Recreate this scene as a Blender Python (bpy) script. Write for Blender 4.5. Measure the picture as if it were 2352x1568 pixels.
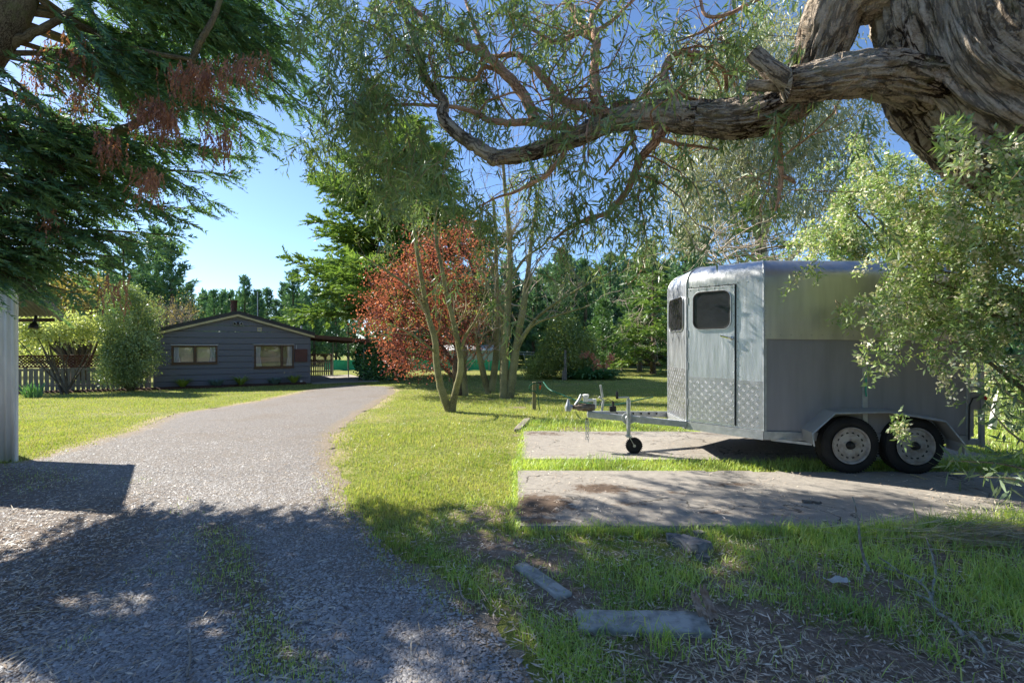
import bpy, math, random
import numpy as np
from mathutils import Vector, noise as mnoise

for _o in list(bpy.data.objects):
    bpy.data.objects.remove(_o)
sc = bpy.context.scene
col = sc.collection
R = np.random.default_rng(11)
random.seed(11)

# ------------------------------------------------------------------ camera, sky, sun, exposure
F, CX, HY, H = 1110.0, 1176.0, 795.0, 1.5       # focal length, centre column and horizon row of a 2352 px wide picture; eye height
cd = bpy.data.cameras.new('camera'); cam = bpy.data.objects.new('camera', cd); col.objects.link(cam)
cam.location = (0, 0, H); cam.rotation_euler = (math.pi / 2, 0, 0)
cd.sensor_width = 36.0; cd.lens = 36.0 * F / 2352.0
cd.shift_y = (HY - 784.0) / 2352.0
cd.clip_start = 0.05; cd.clip_end = 2000
sc.camera = cam

SUN_EL, SUN_AZ = math.radians(38), math.radians(58)   # the sun stands 58 degrees left of the view direction
sdir = Vector((-math.sin(SUN_AZ) * math.cos(SUN_EL), math.cos(SUN_AZ) * math.cos(SUN_EL), math.sin(SUN_EL)))
w = bpy.data.worlds.new('World'); sc.world = w; w.use_nodes = True
nt = w.node_tree
sky = nt.nodes.new('ShaderNodeTexSky'); sky.sky_type = 'NISHITA'; sky.sun_disc = False
sky.sun_elevation = SUN_EL; sky.sun_rotation = -SUN_AZ
sky.altitude = 1600; sky.air_density = 1.0; sky.dust_density = 1.0; sky.ozone_density = 5.8
bg = nt.nodes['Background']; bg.inputs['Strength'].default_value = 0.050
nt.links.new(sky.outputs[0], bg.inputs['Color'])
sl = bpy.data.lights.new('sun', 'SUN'); sl.energy = 2.85; sl.angle = math.radians(0.55); sl.color = (1.0, 0.93, 0.82)
so = bpy.data.objects.new('sun', sl); col.objects.link(so)
so.rotation_euler = (-sdir).to_track_quat('-Z', 'Y').to_euler(); so.location = (-20, 12, 20)
vs = sc.view_settings; vs.view_transform = 'Standard'; vs.look = 'None'; vs.exposure = 2.18; vs.gamma = 1.0
vs.use_curve_mapping = False
sc.cycles.max_bounces = 5; sc.cycles.diffuse_bounces = 3; sc.cycles.glossy_bounces = 2; sc.cycles.transmission_bounces = 3
sc.cycles.transparent_max_bounces = 12; sc.cycles.sample_clamp_indirect = 6.0
sc.cycles.use_denoising = True

# ------------------------------------------------------------------ measuring helpers
def ss(a, b, x):
    t = np.clip((np.asarray(x, float) - a) / (b - a), 0, 1); return t * t * (3 - 2 * t)

def gz(x, y):
    """height of the ground: level by the camera, a gentle fall towards the house"""
    return -0.25 * ss(8, 20, y)

def P(x, y, d):
    return np.array(((x - CX) / F * d, d, H - (y - HY) / F * d))

def G(x, y):
    d = 8.0
    for _ in range(30):
        X = (x - CX) / F * d
        d = (H - float(gz(X, d))) * F / (y - HY)
    X = (x - CX) / F * d
    return np.array((X, d, float(gz(X, d))))

# ------------------------------------------------------------------ mesh helpers
BASE = {}
def tag(o, label=None, cat=None, group=None, kind=None):
    if label: o['label'] = label
    if cat: o['category'] = cat
    if group: o['group'] = group
    if kind: o['kind'] = kind
    return o

def thing(name, loc, label, cat, group=None, kind=None):
    o = bpy.data.objects.new(name, None); col.objects.link(o); o.location = tuple(float(q) for q in loc)
    o.empty_display_size = 0.2
    BASE[o.name] = np.array(o.location)
    return tag(o, label, cat, group, kind)

def place(name, me, mat, parent):
    if mat is not None: me.materials.append(mat)
    o = bpy.data.objects.new(name, me); col.objects.link(o)
    if parent is not None:
        o.parent = parent; BASE[o.name] = BASE[parent.name]
    else:
        BASE[o.name] = np.zeros(3)
    return o

def build_np(name, V, k, mat, parent=None, smooth=False, F_=None, attr=None, base=None):
    """one mesh object out of a numpy vertex array; consecutive k-gons unless faces are given. V is in world coordinates."""
    V = np.asarray(V, np.float32).reshape(-1, 3)
    b = base
    if b is None and parent is not None: b = BASE[parent.name]
    if b is not None: V = V - np.asarray(b, np.float32)
    me = bpy.data.meshes.new(name)
    if F_ is None: idx = np.arange(len(V), dtype=np.int32)
    else: idx = np.asarray(F_, np.int32).ravel()
    nf = len(idx) // k
    me.vertices.add(len(V)); me.vertices.foreach_set('co', V.ravel())
    me.loops.add(len(idx)); me.loops.foreach_set('vertex_index', idx)
    me.polygons.add(nf)
    me.polygons.foreach_set('loop_start', np.arange(0, nf * k, k, dtype=np.int32))
    me.polygons.foreach_set('loop_total', np.full(nf, k, np.int32))
    if attr:
        for an, av in attr.items():
            av = np.asarray(av, np.float32)
            if av.ndim == 1:
                a = me.attributes.new(an, 'FLOAT', 'POINT'); a.data.foreach_set('value', av)
            else:
                a = me.attributes.new(an, 'FLOAT_VECTOR', 'POINT'); a.data.foreach_set('vector', av.ravel())
    me.polygons.foreach_set('use_smooth', np.full(nf, bool(smooth)))
    me.update(calc_edges=True)
    o = place(name, me, mat, parent)
    if parent is None and base is not None:
        o.location = tuple(float(q) for q in base); BASE[o.name] = np.array(base, float)
    return o

def nrm(a):
    a = np.asarray(a, float); return a / np.maximum(np.linalg.norm(a, axis=-1, keepdims=True), 1e-9)

class MB:
    """collects boxes, tubes, turned and extruded shapes and links them as one mesh object"""
    def __init__(s): s.v = []; s.f = []
    def add(s, V, Fc):
        n = len(s.v); s.v += [tuple(float(c) for c in q) for q in V]; s.f += [tuple(i + n for i in f) for f in Fc]; return s
    def box(s, o, a, b, c):
        """box from corner o with edge vectors a, b, c"""
        o, a, b, c = (np.asarray(q, float) for q in (o, a, b, c))
        if np.dot(np.cross(a, b), c) < 0: a, b = b, a
        V = [o, o + a, o + a + b, o + b, o + c, o + a + c, o + a + b + c, o + b + c]
        return s.add(V, [(0, 3, 2, 1), (4, 5, 6, 7), (0, 1, 5, 4), (1, 2, 6, 5), (2, 3, 7, 6), (3, 0, 4, 7)])
    def bar(s, p, q, wd, ht, up=(0, 0, 1)):
        p, q = np.asarray(p, float), np.asarray(q, float); t = q - p
        sd = nrm(np.cross(t, up)) * wd; u = nrm(np.cross(sd, t)) * ht
        return s.box(p - sd / 2 - u / 2, t, sd, u)
    def tube(s, pts, r, n=8, cap=True):
        pts = np.asarray(pts, float); m = len(pts)
        r = np.full(m, r) if np.isscalar(r) else np.asarray(r, float)
        V, Fc = [], []
        fr = None
        for i in range(m):
            t = nrm(pts[min(i + 1, m - 1)] - pts[max(i - 1, 0)])
            if fr is None:
                fr = np.cross(t, (0, 0, 1)) if abs(t[2]) < .9 else np.cross(t, (1, 0, 0))
            fr = nrm(fr - t * np.dot(fr, t)); b = np.cross(t, fr)
            for k in range(n):
                a = 2 * math.pi * k / n
                V.append(pts[i] + (fr * math.cos(a) + b * math.sin(a)) * r[i])
        for i in range(m - 1):
            for k in range(n):
                Fc.append((i * n + k, i * n + (k + 1) % n, (i + 1) * n + (k + 1) % n, (i + 1) * n + k))
        if cap:
            Fc.append(tuple(range(n - 1, -1, -1))); Fc.append(tuple((m - 1) * n + k for k in range(n)))
        return s.add(V, Fc)
    def lathe(s, c, axis, prof, n=24, closed=False):
        """prof: (offset along axis, radius)"""
        axis = nrm(axis); x = nrm(np.cross(axis, (0, 0, 1)) if abs(axis[2]) < .9 else np.cross(axis, (1, 0, 0))); y = np.cross(axis, x)
        V, Fc = [], []
        for h, r in prof:
            for k in range(n):
                a = 2 * math.pi * k / n
                V.append(np.asarray(c) + axis * h + (x * math.cos(a) + y * math.sin(a)) * r)
        m = len(prof)
        for i in range(m if closed else m - 1):
            j = (i + 1) % m
            for k in range(n):
                Fc.append((i * n + k, i * n + (k + 1) % n, j * n + (k + 1) % n, j * n + k))
        if not closed:
            Fc.append(tuple(range(n - 1, -1, -1))); Fc.append(tuple((m - 1) * n + k for k in range(n)))
        return s.add(V, Fc)
    def prism(s, poly, ext):
        """polygon (list of 3-D points) pushed along ext"""
        poly = [np.asarray(p, float) for p in poly]; ext = np.asarray(ext, float); n = len(poly)
        V = poly + [p + ext for p in poly]
        Fc = [tuple(range(n)), tuple(range(2 * n - 1, n - 1, -1))] + [(i, i + n, (i + 1) % n + n, (i + 1) % n) for i in range(n)]
        return s.add(V, Fc)
    def grid(s, rows):
        n = len(rows[0]); V = [p for r in rows for p in r]
        return s.add(V, [(i * n + k, i * n + k + 1, (i + 1) * n + k + 1, (i + 1) * n + k) for i in range(len(rows) - 1) for k in range(n - 1)])
    def build(s, name, mat, parent=None, smooth=False, bevel=0, label=None, base=None):
        b = BASE[parent.name] if parent is not None else (np.zeros(3) if base is None else np.asarray(base, float))
        me = bpy.data.meshes.new(name)
        me.from_pydata([tuple(np.array(q) - b) for q in s.v], [], s.f); me.validate(); me.update()
        import bmesh
        bm = bmesh.new(); bm.from_mesh(me); bmesh.ops.recalc_face_normals(bm, faces=bm.faces); bm.to_mesh(me); bm.free()
        o = place(name, me, mat, parent)
        if parent is None and base is not None:
            o.location = tuple(float(q) for q in base); BASE[o.name] = b
        if smooth:
            me.polygons.foreach_set('use_smooth', np.full(len(me.polygons), True))
            try: me.set_sharp_from_angle(angle=math.radians(40))
            except Exception: pass
        if bevel:
            m = o.modifiers.new('bevel', 'BEVEL'); m.width = bevel; m.segments = 2; m.limit_method = 'ANGLE'
        if label: o['label'] = label
        return o

def smooth_path(pts, r, sub=6, wob=0.0):
    """Catmull-Rom through pts with radii r"""
    pts = np.asarray(pts, float); r = np.asarray(r, float); m = len(pts)
    ext = np.vstack([2 * pts[0] - pts[1], pts, 2 * pts[-1] - pts[-2]])
    out, rr = [], []
    for i in range(m - 1):
        p0, p1, p2, p3 = ext[i:i + 4]
        for k in range(sub):
            t = k / sub
            out.append(.5 * (2 * p1 + (p2 - p0) * t + (2 * p0 - 5 * p1 + 4 * p2 - p3) * t * t + (3 * p1 - p0 - 3 * p2 + p3) * t ** 3))
            rr.append(r[i] + (r[i + 1] - r[i]) * t)
    out.append(pts[-1]); rr.append(r[-1])
    out = np.array(out)
    if wob: out = out + R.normal(0, 1, out.shape) * (np.array(rr) * wob)[:, None]
    return out, np.array(rr)

def strands(bc, n, spread, L, nodes, out=.5, wood=None, tw=.004):
    """drooping twigs that carry leaves: returns the leaf nodes, adds each twig to wood"""
    P_ = []
    for _ in range(n):
        s = bc + R.normal(0, 1, 3) * spread; l = L * R.uniform(.6, 1.3); d = np.array((R.normal(0, out), R.normal(0, out), R.uniform(-.5, .25)))
        t = np.linspace(0, 1, nodes)[:, None]; p = s + d * l * t * .8 + np.array((0, 0, -1.0)) * l * .75 * t ** 1.8
        if wood is not None: wood.tube(p[:: max(1, nodes // 3)], np.linspace(tw, tw * .4, len(p[:: max(1, nodes // 3)])), 3)
        P_.append(p[1:])
    return P_

class Wood:
    """joins many branch tubes in one mesh, with metric bark coordinates (around, along) for the material"""
    def __init__(s): s.V = []; s.F = []; s.B = []; s.n = 0
    def tube(s, pts, r, n=8, disp=None, tip=False):
        pts = np.asarray(pts, float); m = len(pts); r = np.asarray(r, float) if not np.isscalar(r) else np.full(m, r)
        T = np.gradient(pts, axis=0); T = nrm(T)
        L = np.concatenate([[0], np.cumsum(np.linalg.norm(np.diff(pts, axis=0), axis=1))])
        f = np.cross(T[0], (0, 0, 1)) if abs(T[0][2]) < .9 else np.cross(T[0], (1, 0, 0))
        a = np.linspace(0, 2 * math.pi, n + 1); ca, sa = np.cos(a)[:, None], np.sin(a)[:, None]
        rows = []
        mr = max(float(r.mean()), .01); off = R.uniform(0, 50)
        for i in range(m):
            f = nrm(f - T[i] * np.dot(f, T[i])); b = np.cross(T[i], f)
            rad = np.full(n + 1, r[i])
            if disp is not None:
                rad = rad + np.array([disp(a[k], L[i], r[i]) for k in range(n)] + [disp(a[0], L[i], r[i])])
            rows.append(pts[i] + (f * ca + b * sa) * rad[:, None])
        V = np.array(rows).reshape(-1, 3)
        B = np.zeros((m, n + 1, 3)); B[..., 0] = np.cos(a) * mr; B[..., 1] = L[:, None] + off; B[..., 2] = np.sin(a) * mr
        i, k = np.meshgrid(np.arange(m - 1), np.arange(n), indexing='ij'); q = (i * (n + 1) + k).ravel() + s.n
        s.F.append(np.stack([q, q + 1, q + n + 2, q + n + 1], 1)); s.V.append(V); s.B.append(B.reshape(-1, 3)); s.n += len(V)
    def cap(s, c, t, r, n=10):
        """a broken end: a shallow cone over the last ring"""
        t = nrm(t); f = nrm(np.cross(t, (0, 0, 1)) if abs(t[2]) < .9 else np.cross(t, (1, 0, 0))); b = np.cross(t, f)
        a = np.linspace(0, 2 * math.pi, n + 1); ring = c + (f * np.cos(a)[:, None] + b * np.sin(a)[:, None]) * r
        V = np.vstack([ring, np.repeat((c + t * r * .25)[None], n + 1, 0)])
        B = np.zeros_like(V); B[:, 0] = np.concatenate([np.cos(a), np.cos(a)]) * r; B[:, 2] = np.concatenate([np.sin(a), np.sin(a)]) * r
        k = np.arange(n) + s.n
        s.F.append(np.stack([k, k + 1, k + n + 2, k + n + 1], 1)); s.V.append(V); s.B.append(B); s.n += len(V)
    def build(s, name, mat, parent=None, base=None):
        return build_np(name, np.vstack(s.V), 4, mat, parent, True, np.vstack(s.F), {'bark': np.vstack(s.B)}, base)

# ------------------------------------------------------------------ foliage helpers (arrays of leaf-sized faces)
def rnd_dirs(n): return nrm(R.normal(0, 1, (n, 3)))

def leaf_tris(b, d, L, W, n=None):
    """narrow triangles from base b along d"""
    N = len(b)
    if n is None: n = rnd_dirs(N)
    s = nrm(np.cross(d, n)) * (np.asarray(W) * .5).reshape(-1, 1) * np.ones((N, 1))
    L = np.asarray(L).reshape(-1, 1) * np.ones((N, 1))
    return np.stack([b - s, b + s, b + d * L], 1).reshape(-1, 3)

def leaf_quads(b, d, L, W, n=None, mid=.45, bend=0.0):
    N = len(b)
    if n is None: n = rnd_dirs(N)
    s = nrm(np.cross(d, n)); up = np.cross(s, d)
    s = s * (np.asarray(W) * .5).reshape(-1, 1) * np.ones((N, 1)); L = np.asarray(L).reshape(-1, 1) * np.ones((N, 1))
    m = b + d * L * mid + up * L * bend
    return np.stack([b, m + s, b + d * L, m - s], 1).reshape(-1, 3)

def spray(pos, dr, L, k, ll, lw, ang=.7, droop=.3, flat=True, jit=.15):
    """feathery sprays: k leaflets down each stem, alternating sides (flat) or all round; returns triangles"""
    N = len(pos); dr = nrm(dr)
    L = np.asarray(L) * np.ones(N)
    t = np.linspace(.05, 1, k)[None, :] + R.normal(0, .02, (N, k))
    up = nrm(np.array([0, 0, 1.0]) + R.normal(0, .35, (N, 3)))
    s = nrm(np.cross(dr, up)); u = np.cross(s, dr)
    if flat: th = np.where(np.arange(k) % 2 == 0, 0, math.pi)[None, :] + R.normal(0, .25, (N, k))
    else: th = R.uniform(0, 2 * math.pi, (N, k))
    rad = s[:, None] * np.cos(th)[..., None] + u[:, None] * np.sin(th)[..., None]
    z = np.array([0, 0, -1.0])
    b = pos[:, None] + dr[:, None] * (L[:, None] * t)[..., None] + z * (droop * L[:, None] * t * t)[..., None]
    d = nrm(dr[:, None] * math.cos(ang) + rad * math.sin(ang) + z * (droop * t * 1.2)[..., None] + R.normal(0, jit, (N, k, 3)))
    l = ll * (1.05 - .55 * t) * R.uniform(.7, 1.25, (N, k))
    n = nrm(u[:, None] + R.normal(0, .5, (N, k, 3))) if flat else rnd_dirs(N * k).reshape(N, k, 3)
    return leaf_tris(b.reshape(-1, 3), d.reshape(-1, 3), l.ravel(), lw * R.uniform(.7, 1.3, N * k), n.reshape(-1, 3))

def clumps(cen, size, k, L, W, hang=0.0, out=None, quad=True, flatz=1.0, jl=.3, mid=.45):
    """k leaves gathered round each centre"""
    N = len(cen)
    size = np.asarray(size) * np.ones(N)
    off = R.normal(0, 1, (N, k, 3)) * size[:, None, None] * np.array([1, 1, flatz])
    b = cen[:, None] + off
    d = nrm(R.normal(0, 1, (N, k, 3)) + nrm(off) * .8 + np.array([0, 0, -1.0]) * hang + (0 if out is None else out[:, None] * .9))
    l = L * R.uniform(1 - jl, 1 + jl, N * k)
    f = leaf_quads if quad else leaf_tris
    kw = {'mid': mid} if quad else {}
    return f(b.reshape(-1, 3), d.reshape(-1, 3), l, W * R.uniform(.75, 1.25, N * k), **kw)

def shell(c, rad, n, lo=.55, bumps=7, amp=.25, cut=None):
    """points through the outer part of an uneven ellipsoid"""
    c, rad = np.asarray(c, float), np.asarray(rad, float)
    d = rnd_dirs(n * 2)
    if cut is not None: d = d[d[:, 2] > cut]
    d = d[:n]
    bd = rnd_dirs(bumps); ba = R.uniform(-amp, amp, bumps)
    f = 1 + (np.exp(-((d[:, None] - bd[None]) ** 2).sum(-1) * 3) * ba).sum(1)
    r = R.uniform(lo ** 2, 1, len(d)) ** .5 * f
    return c + d * r[:, None] * rad, d

def grow(wood, p, d, L, r, depth, n=5, spread=.6, ups=.15, kids=(2, 4), tips=None, wob=.18, shrink=.62, mseg=4, rs=.6):
    """recursive twigs"""
    d = nrm(d); pts = [np.array(p, float)]; dd = d
    for i in range(mseg):
        dd = nrm(dd + R.normal(0, wob, 3) + np.array([0, 0, ups])); pts.append(pts[-1] + dd * L / mseg)
    pts = np.array(pts); r1 = r * rs
    wood.tube(pts, np.linspace(r, r1, len(pts)), n if r > .012 else max(3, n - 2))
    if depth <= 0:
        if tips is not None: tips.append((pts[-1], dd)); tips.append((pts[-2], dd))
        return
    for _ in range(int(R.integers(kids[0], kids[1] + 1))):
        t = R.uniform(.35, 1); i = min(int(t * mseg), mseg - 1); q = pts[i] + (pts[i + 1] - pts[i]) * (t * mseg - i)
        grow(wood, q, nrm(dd + R.normal(0, spread, 3)), L * shrink * R.uniform(.75, 1.2), r1 * (1 - .25 * R.random()) * .8, depth - 1, n, spread, ups, kids, tips, wob, shrink, mseg, rs)
    grow(wood, pts[-1], nrm(dd + R.normal(0, spread * .4, 3)), L * shrink, r1, depth - 1, n, spread, ups, kids, tips, wob, shrink, mseg, rs)
# ------------------------------------------------------------------ materials
def base_mat(name):
    m = bpy.data.materials.new(name); m.use_nodes = True; nt = m.node_tree
    b = nt.nodes['Principled BSDF']; return m, nt, b

def N_(nt, t, **kw):
    n = nt.nodes.new('ShaderNode' + t)
    for k, v in kw.items():
        if k in n.inputs.keys() if hasattr(n.inputs, 'keys') else False: n.inputs[k].default_value = v
        else: setattr(n, k, v)
    return n

def noise(nt, vec, scale, detail=4, rough=.55, dist=0.0):
    n = nt.nodes.new('ShaderNodeTexNoise'); n.inputs['Scale'].default_value = scale; n.inputs['Detail'].default_value = detail
    n.inputs['Roughness'].default_value = rough; n.inputs['Distortion'].default_value = dist
    if vec is not None: nt.links.new(vec, n.inputs['Vector'])
    return n.outputs['Fac']

def ramp(nt, fac, stops):
    r = nt.nodes.new('ShaderNodeValToRGB'); nt.links.new(fac, r.inputs['Fac']); e = r.color_ramp.elements
    while len(e) < len(stops): e.new(.5)
    for q, (p, c) in zip(e, stops):
        q.position = p; q.color = (c[0], c[1], c[2], 1) if not np.isscalar(c) else (c, c, c, 1)
    return r.outputs['Color']

def mix(nt, fac, a, b, mode='MIX'):
    m = nt.nodes.new('ShaderNodeMix'); m.data_type = 'RGBA'; m.blend_type = mode
    for k, v in ((0, fac), (6, a), (7, b)):
        if hasattr(v, 'is_linked') or hasattr(v, 'links'): nt.links.new(v, m.inputs[k])
        elif k == 0: m.inputs[0].default_value = v
        else: m.inputs[k].default_value = (v[0], v[1], v[2], 1)
    return m.outputs[2]

def math_(nt, op, a, b=None):
    m = nt.nodes.new('ShaderNodeMath'); m.operation = op
    for i, v in enumerate((a, b)):
        if v is None: continue
        if np.isscalar(v): m.inputs[i].default_value = v
        else: nt.links.new(v, m.inputs[i])
    return m.outputs[0]

def bump(nt, b, h, strength=.5, dist=.02):
    n = nt.nodes.new('ShaderNodeBump'); n.inputs['Strength'].default_value = strength; n.inputs['Distance'].default_value = dist
    nt.links.new(h, n.inputs['Height']); nt.links.new(n.outputs[0], b.inputs['Normal'])

def coords(nt, kind='Object', sc_=None):
    t = nt.nodes.new('ShaderNodeTexCoord'); v = t.outputs[kind]
    if sc_ is not None:
        mp = nt.nodes.new('ShaderNodeMapping'); mp.inputs['Scale'].default_value = sc_; nt.links.new(v, mp.inputs['Vector']); v = mp.outputs[0]
    return v

def attrib(nt, name, out='Vector'):
    a = nt.nodes.new('ShaderNodeAttribute'); a.attribute_name = name; return a.outputs[out]

def M(name, c1, c2=None, rough=.75, scale=4, bmp=0, bscale=40, metal=0, spec=.35, stretch=None, lo=.35, hi=.65, bdist=.01, rvar=0, geo=False):
    m, nt, b = base_mat(name)
    v = coords(nt, 'Object', stretch)
    if geo:
        g = nt.nodes.new('ShaderNodeNewGeometry'); v = g.outputs['Position']
    if c2 is None: c2 = tuple(q * .75 for q in c1)
    f = noise(nt, v, scale, 5)
    cc = ramp(nt, f, [(lo, c2), (hi, c1)])
    nt.links.new(cc, b.inputs['Base Color'])
    b.inputs['Roughness'].default_value = rough; b.inputs['Metallic'].default_value = metal
    b.inputs['Specular IOR Level'].default_value = spec
    if rvar:
        rr = ramp(nt, noise(nt, v, scale * 2.3, 4), [(.3, max(rough - rvar, .02)), (.7, rough + rvar)]); nt.links.new(rr, b.inputs['Roughness'])
    if bmp: bump(nt, b, noise(nt, v, bscale, 6, .6), bmp, bdist)
    return m

def leafmat(name, cols, trans=.35, gloss=.06, rough=.45, hue=0):
    """leaf: colour differs leaf by leaf, light passes through"""
    m = bpy.data.materials.new(name); m.use_nodes = True; nt = m.node_tree
    nt.nodes.remove(nt.nodes['Principled BSDF']); out = nt.nodes['Material Output']
    g = nt.nodes.new('ShaderNodeNewGeometry')
    n = len(cols); c = ramp(nt, g.outputs['Random Per Island'], [((i + .5) / n, q) for i, q in enumerate(cols)])
    nz = noise(nt, g.outputs['Position'], 1.3, 3)
    c = mix(nt, .35, c, ramp(nt, nz, [(.3, tuple(q * .55 for q in cols[0])), (.7, tuple(min(q * 1.5, 1) for q in cols[-1]))]))
    df = nt.nodes.new('ShaderNodeBsdfDiffuse'); nt.links.new(c, df.inputs['Color'])
    tr = nt.nodes.new('ShaderNodeBsdfTranslucent')
    c2 = mix(nt, 1.0, c, (1.25, 1.3, .7), 'MULTIPLY'); nt.links.new(c2, tr.inputs['Color'])
    gl = nt.nodes.new('ShaderNodeBsdfGlossy'); gl.inputs['Roughness'].default_value = rough; gl.inputs['Color'].default_value = (.9, .95, 1, 1)
    m1 = nt.nodes.new('ShaderNodeMixShader'); m1.inputs[0].default_value = trans
    nt.links.new(df.outputs[0], m1.inputs[1]); nt.links.new(tr.outputs[0], m1.inputs[2])
    m2 = nt.nodes.new('ShaderNodeMixShader'); m2.inputs[0].default_value = gloss
    nt.links.new(m1.outputs[0], m2.inputs[1]); nt.links.new(gl.outputs[0], m2.inputs[2])
    nt.links.new(m2.outputs[0], out.inputs['Surface'])
    return m

def barkmat(name, c1, c2, c3, su=7, sv=1.2, strength=.8, dist=.03, moss=None, detail=7):
    """ridged bark running along the limb; uses the metric bark coordinates"""
    m, nt, b = base_mat(name)
    v = attrib(nt, 'bark')
    mp = nt.nodes.new('ShaderNodeMapping'); mp.inputs['Scale'].default_value = (su, sv, su); nt.links.new(v, mp.inputs['Vector'])
    f = noise(nt, mp.outputs[0], 3.0, detail, .62, .6)
    vo = nt.nodes.new('ShaderNodeTexVoronoi'); vo.feature = 'DISTANCE_TO_EDGE'; vo.inputs['Scale'].default_value = 4.0
    ad = nt.nodes.new('ShaderNodeVectorMath'); ad.operation = 'ADD'; nt.links.new(mp.outputs[0], ad.inputs[0])
    nn = nt.nodes.new('ShaderNodeTexNoise'); nn.inputs['Scale'].default_value = 2.0; nt.links.new(mp.outputs[0], nn.inputs['Vector'])
    nt.links.new(nn.outputs['Color'], ad.inputs[1]); nt.links.new(ad.outputs[0], vo.inputs['Vector'])
    edge = ramp(nt, vo.outputs['Distance'], [(0.0, 0.0), (.16, 1.0)])
    h = math_(nt, 'MULTIPLY', f, edge)
    big = noise(nt, v, 1.4, 3)
    cc = ramp(nt, h, [(.12, c3), (.34, c1), (.66, c2)])
    cc = mix(nt, ramp(nt, big, [(.4, 0.0), (.65, .55)]), cc, tuple(q * 1.35 for q in c2))
    if moss: cc = mix(nt, ramp(nt, noise(nt, v, 3.2, 6, .7), [(.55, 0.0), (.68, .75)]), cc, moss)
    nt.links.new(cc, b.inputs['Base Color']); b.inputs['Roughness'].default_value = .9; b.inputs['Specular IOR Level'].default_value = .15
    bump(nt, b, h, strength, dist)
    return m

def ropemat(name, c1, c2, c3, moss):
    m, nt, b = base_mat(name); v = attrib(nt, 'bark')
    def rid(sc_, n, det=5):
        mp = nt.nodes.new('ShaderNodeMapping'); mp.inputs['Scale'].default_value = sc_; nt.links.new(v, mp.inputs['Vector'])
        f = noise(nt, mp.outputs[0], n, det, .55, 1.1); return math_(nt, 'ABSOLUTE', math_(nt, 'SUBTRACT', math_(nt, 'MULTIPLY', f, 2.0), 1.0))
    a = rid((6, .9, 6), 1.6); c = rid((15, 2.6, 15), 1.5); fine = noise(nt, v, 55, 5, .7)
    mp = nt.nodes.new('ShaderNodeMapping'); mp.inputs['Scale'].default_value = (17, 3.6, 17); nt.links.new(v, mp.inputs['Vector'])
    nn = nt.nodes.new('ShaderNodeTexNoise'); nn.inputs['Scale'].default_value = 1.3; nn.inputs['Detail'].default_value = 5; nt.links.new(mp.outputs[0], nn.inputs['Vector'])
    sc2 = nt.nodes.new('ShaderNodeVectorMath'); sc2.operation = 'SCALE'; sc2.inputs['Scale'].default_value = 2.2; nt.links.new(nn.outputs['Color'], sc2.inputs[0])
    ad = nt.nodes.new('ShaderNodeVectorMath'); ad.operation = 'ADD'; nt.links.new(mp.outputs[0], ad.inputs[0]); nt.links.new(sc2.outputs[0], ad.inputs[1])
    vo = nt.nodes.new('ShaderNodeTexVoronoi'); vo.feature = 'DISTANCE_TO_EDGE'; vo.inputs['Scale'].default_value = .8; nt.links.new(ad.outputs[0], vo.inputs['Vector'])
    ve = ramp(nt, vo.outputs['Distance'], [(.0, 0.0), (.12, .8), (.35, 1.0)])
    h = math_(nt, 'ADD', math_(nt, 'MULTIPLY', math_(nt, 'POWER', a, .5), .3), math_(nt, 'ADD', math_(nt, 'MULTIPLY', math_(nt, 'POWER', c, .5), .25), math_(nt, 'MULTIPLY', ve, .42)))
    h = math_(nt, 'ADD', math_(nt, 'MULTIPLY', h, .85), math_(nt, 'MULTIPLY', math_(nt, 'SUBTRACT', fine, .5), .8))
    big = noise(nt, v, 1.5, 4)
    cc = ramp(nt, h, [(.27, c3), (.43, c1), (.70, c2)])
    cc = mix(nt, ramp(nt, big, [(.42, 0.0), (.68, .5)]), cc, tuple(q * 1.25 for q in c2))
    cc = mix(nt, ramp(nt, noise(nt, v, 3.2, 6, .7), [(.56, 0.0), (.7, .55)]), cc, moss)
    nt.links.new(cc, b.inputs['Base Color']); b.inputs['Roughness'].default_value = .9; b.inputs['Specular IOR Level'].default_value = .15
    bump(nt, b, h, 1.0, .075); return m
m_bark_gum = ropemat('gum_bark', (.47, .365, .265), (.78, .69, .575), (.05, .032, .022), (.3, .3, .13))
m_bark_gum_old = barkmat('gum_bark', (0.203, 0.147, 0.102), (0.435, 0.367, 0.3), (0.045, 0.03, 0.021), 9, 1.5, 1.0, .04, (0.195, 0.21, 0.075))
m_bark_red = barkmat('red_gum_bark', (0.344, 0.193, 0.126), (0.547, 0.344, 0.243), (0.121, 0.0607, 0.0405), 14, 3, .6, .012, (0.243, 0.243, 0.101))
m_bark_pale = barkmat('pale_gum_bark', (0.63, 0.57, 0.495), (0.75, 0.69, 0.6), (0.3, 0.24, 0.18), 6, 1.5, .5, .01)
m_bark_lichen = barkmat('lichen_bark', (0.184, 0.173, 0.0806), (0.292, 0.281, 0.151), (0.0756, 0.0648, 0.0378), 12, 12, .5, .008, (0.324, 0.313, 0.108))
m_bark_dark = barkmat('dark_bark', (0.108, 0.0806, 0.054), (0.184, 0.151, 0.108), (0.0324, 0.0216, 0.0162), 14, 4, .7, .012)
m_bark_con = barkmat('conifer_bark', (0.14, 0.108, 0.0702), (0.216, 0.173, 0.108), (0.054, 0.0378, 0.0216), 14, 5, .6, .01, (0.162, 0.173, 0.0648))
m_twig = barkmat('twig_bark', (0.281, 0.238, 0.14), (0.389, 0.335, 0.216), (0.13, 0.0972, 0.054), 20, 8, .3, .004)
m_twig_grey = barkmat('grey_twig_bark', (0.324, 0.27, 0.216), (0.432, 0.378, 0.302), (0.173, 0.13, 0.0972), 20, 8, .3, .004)

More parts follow.
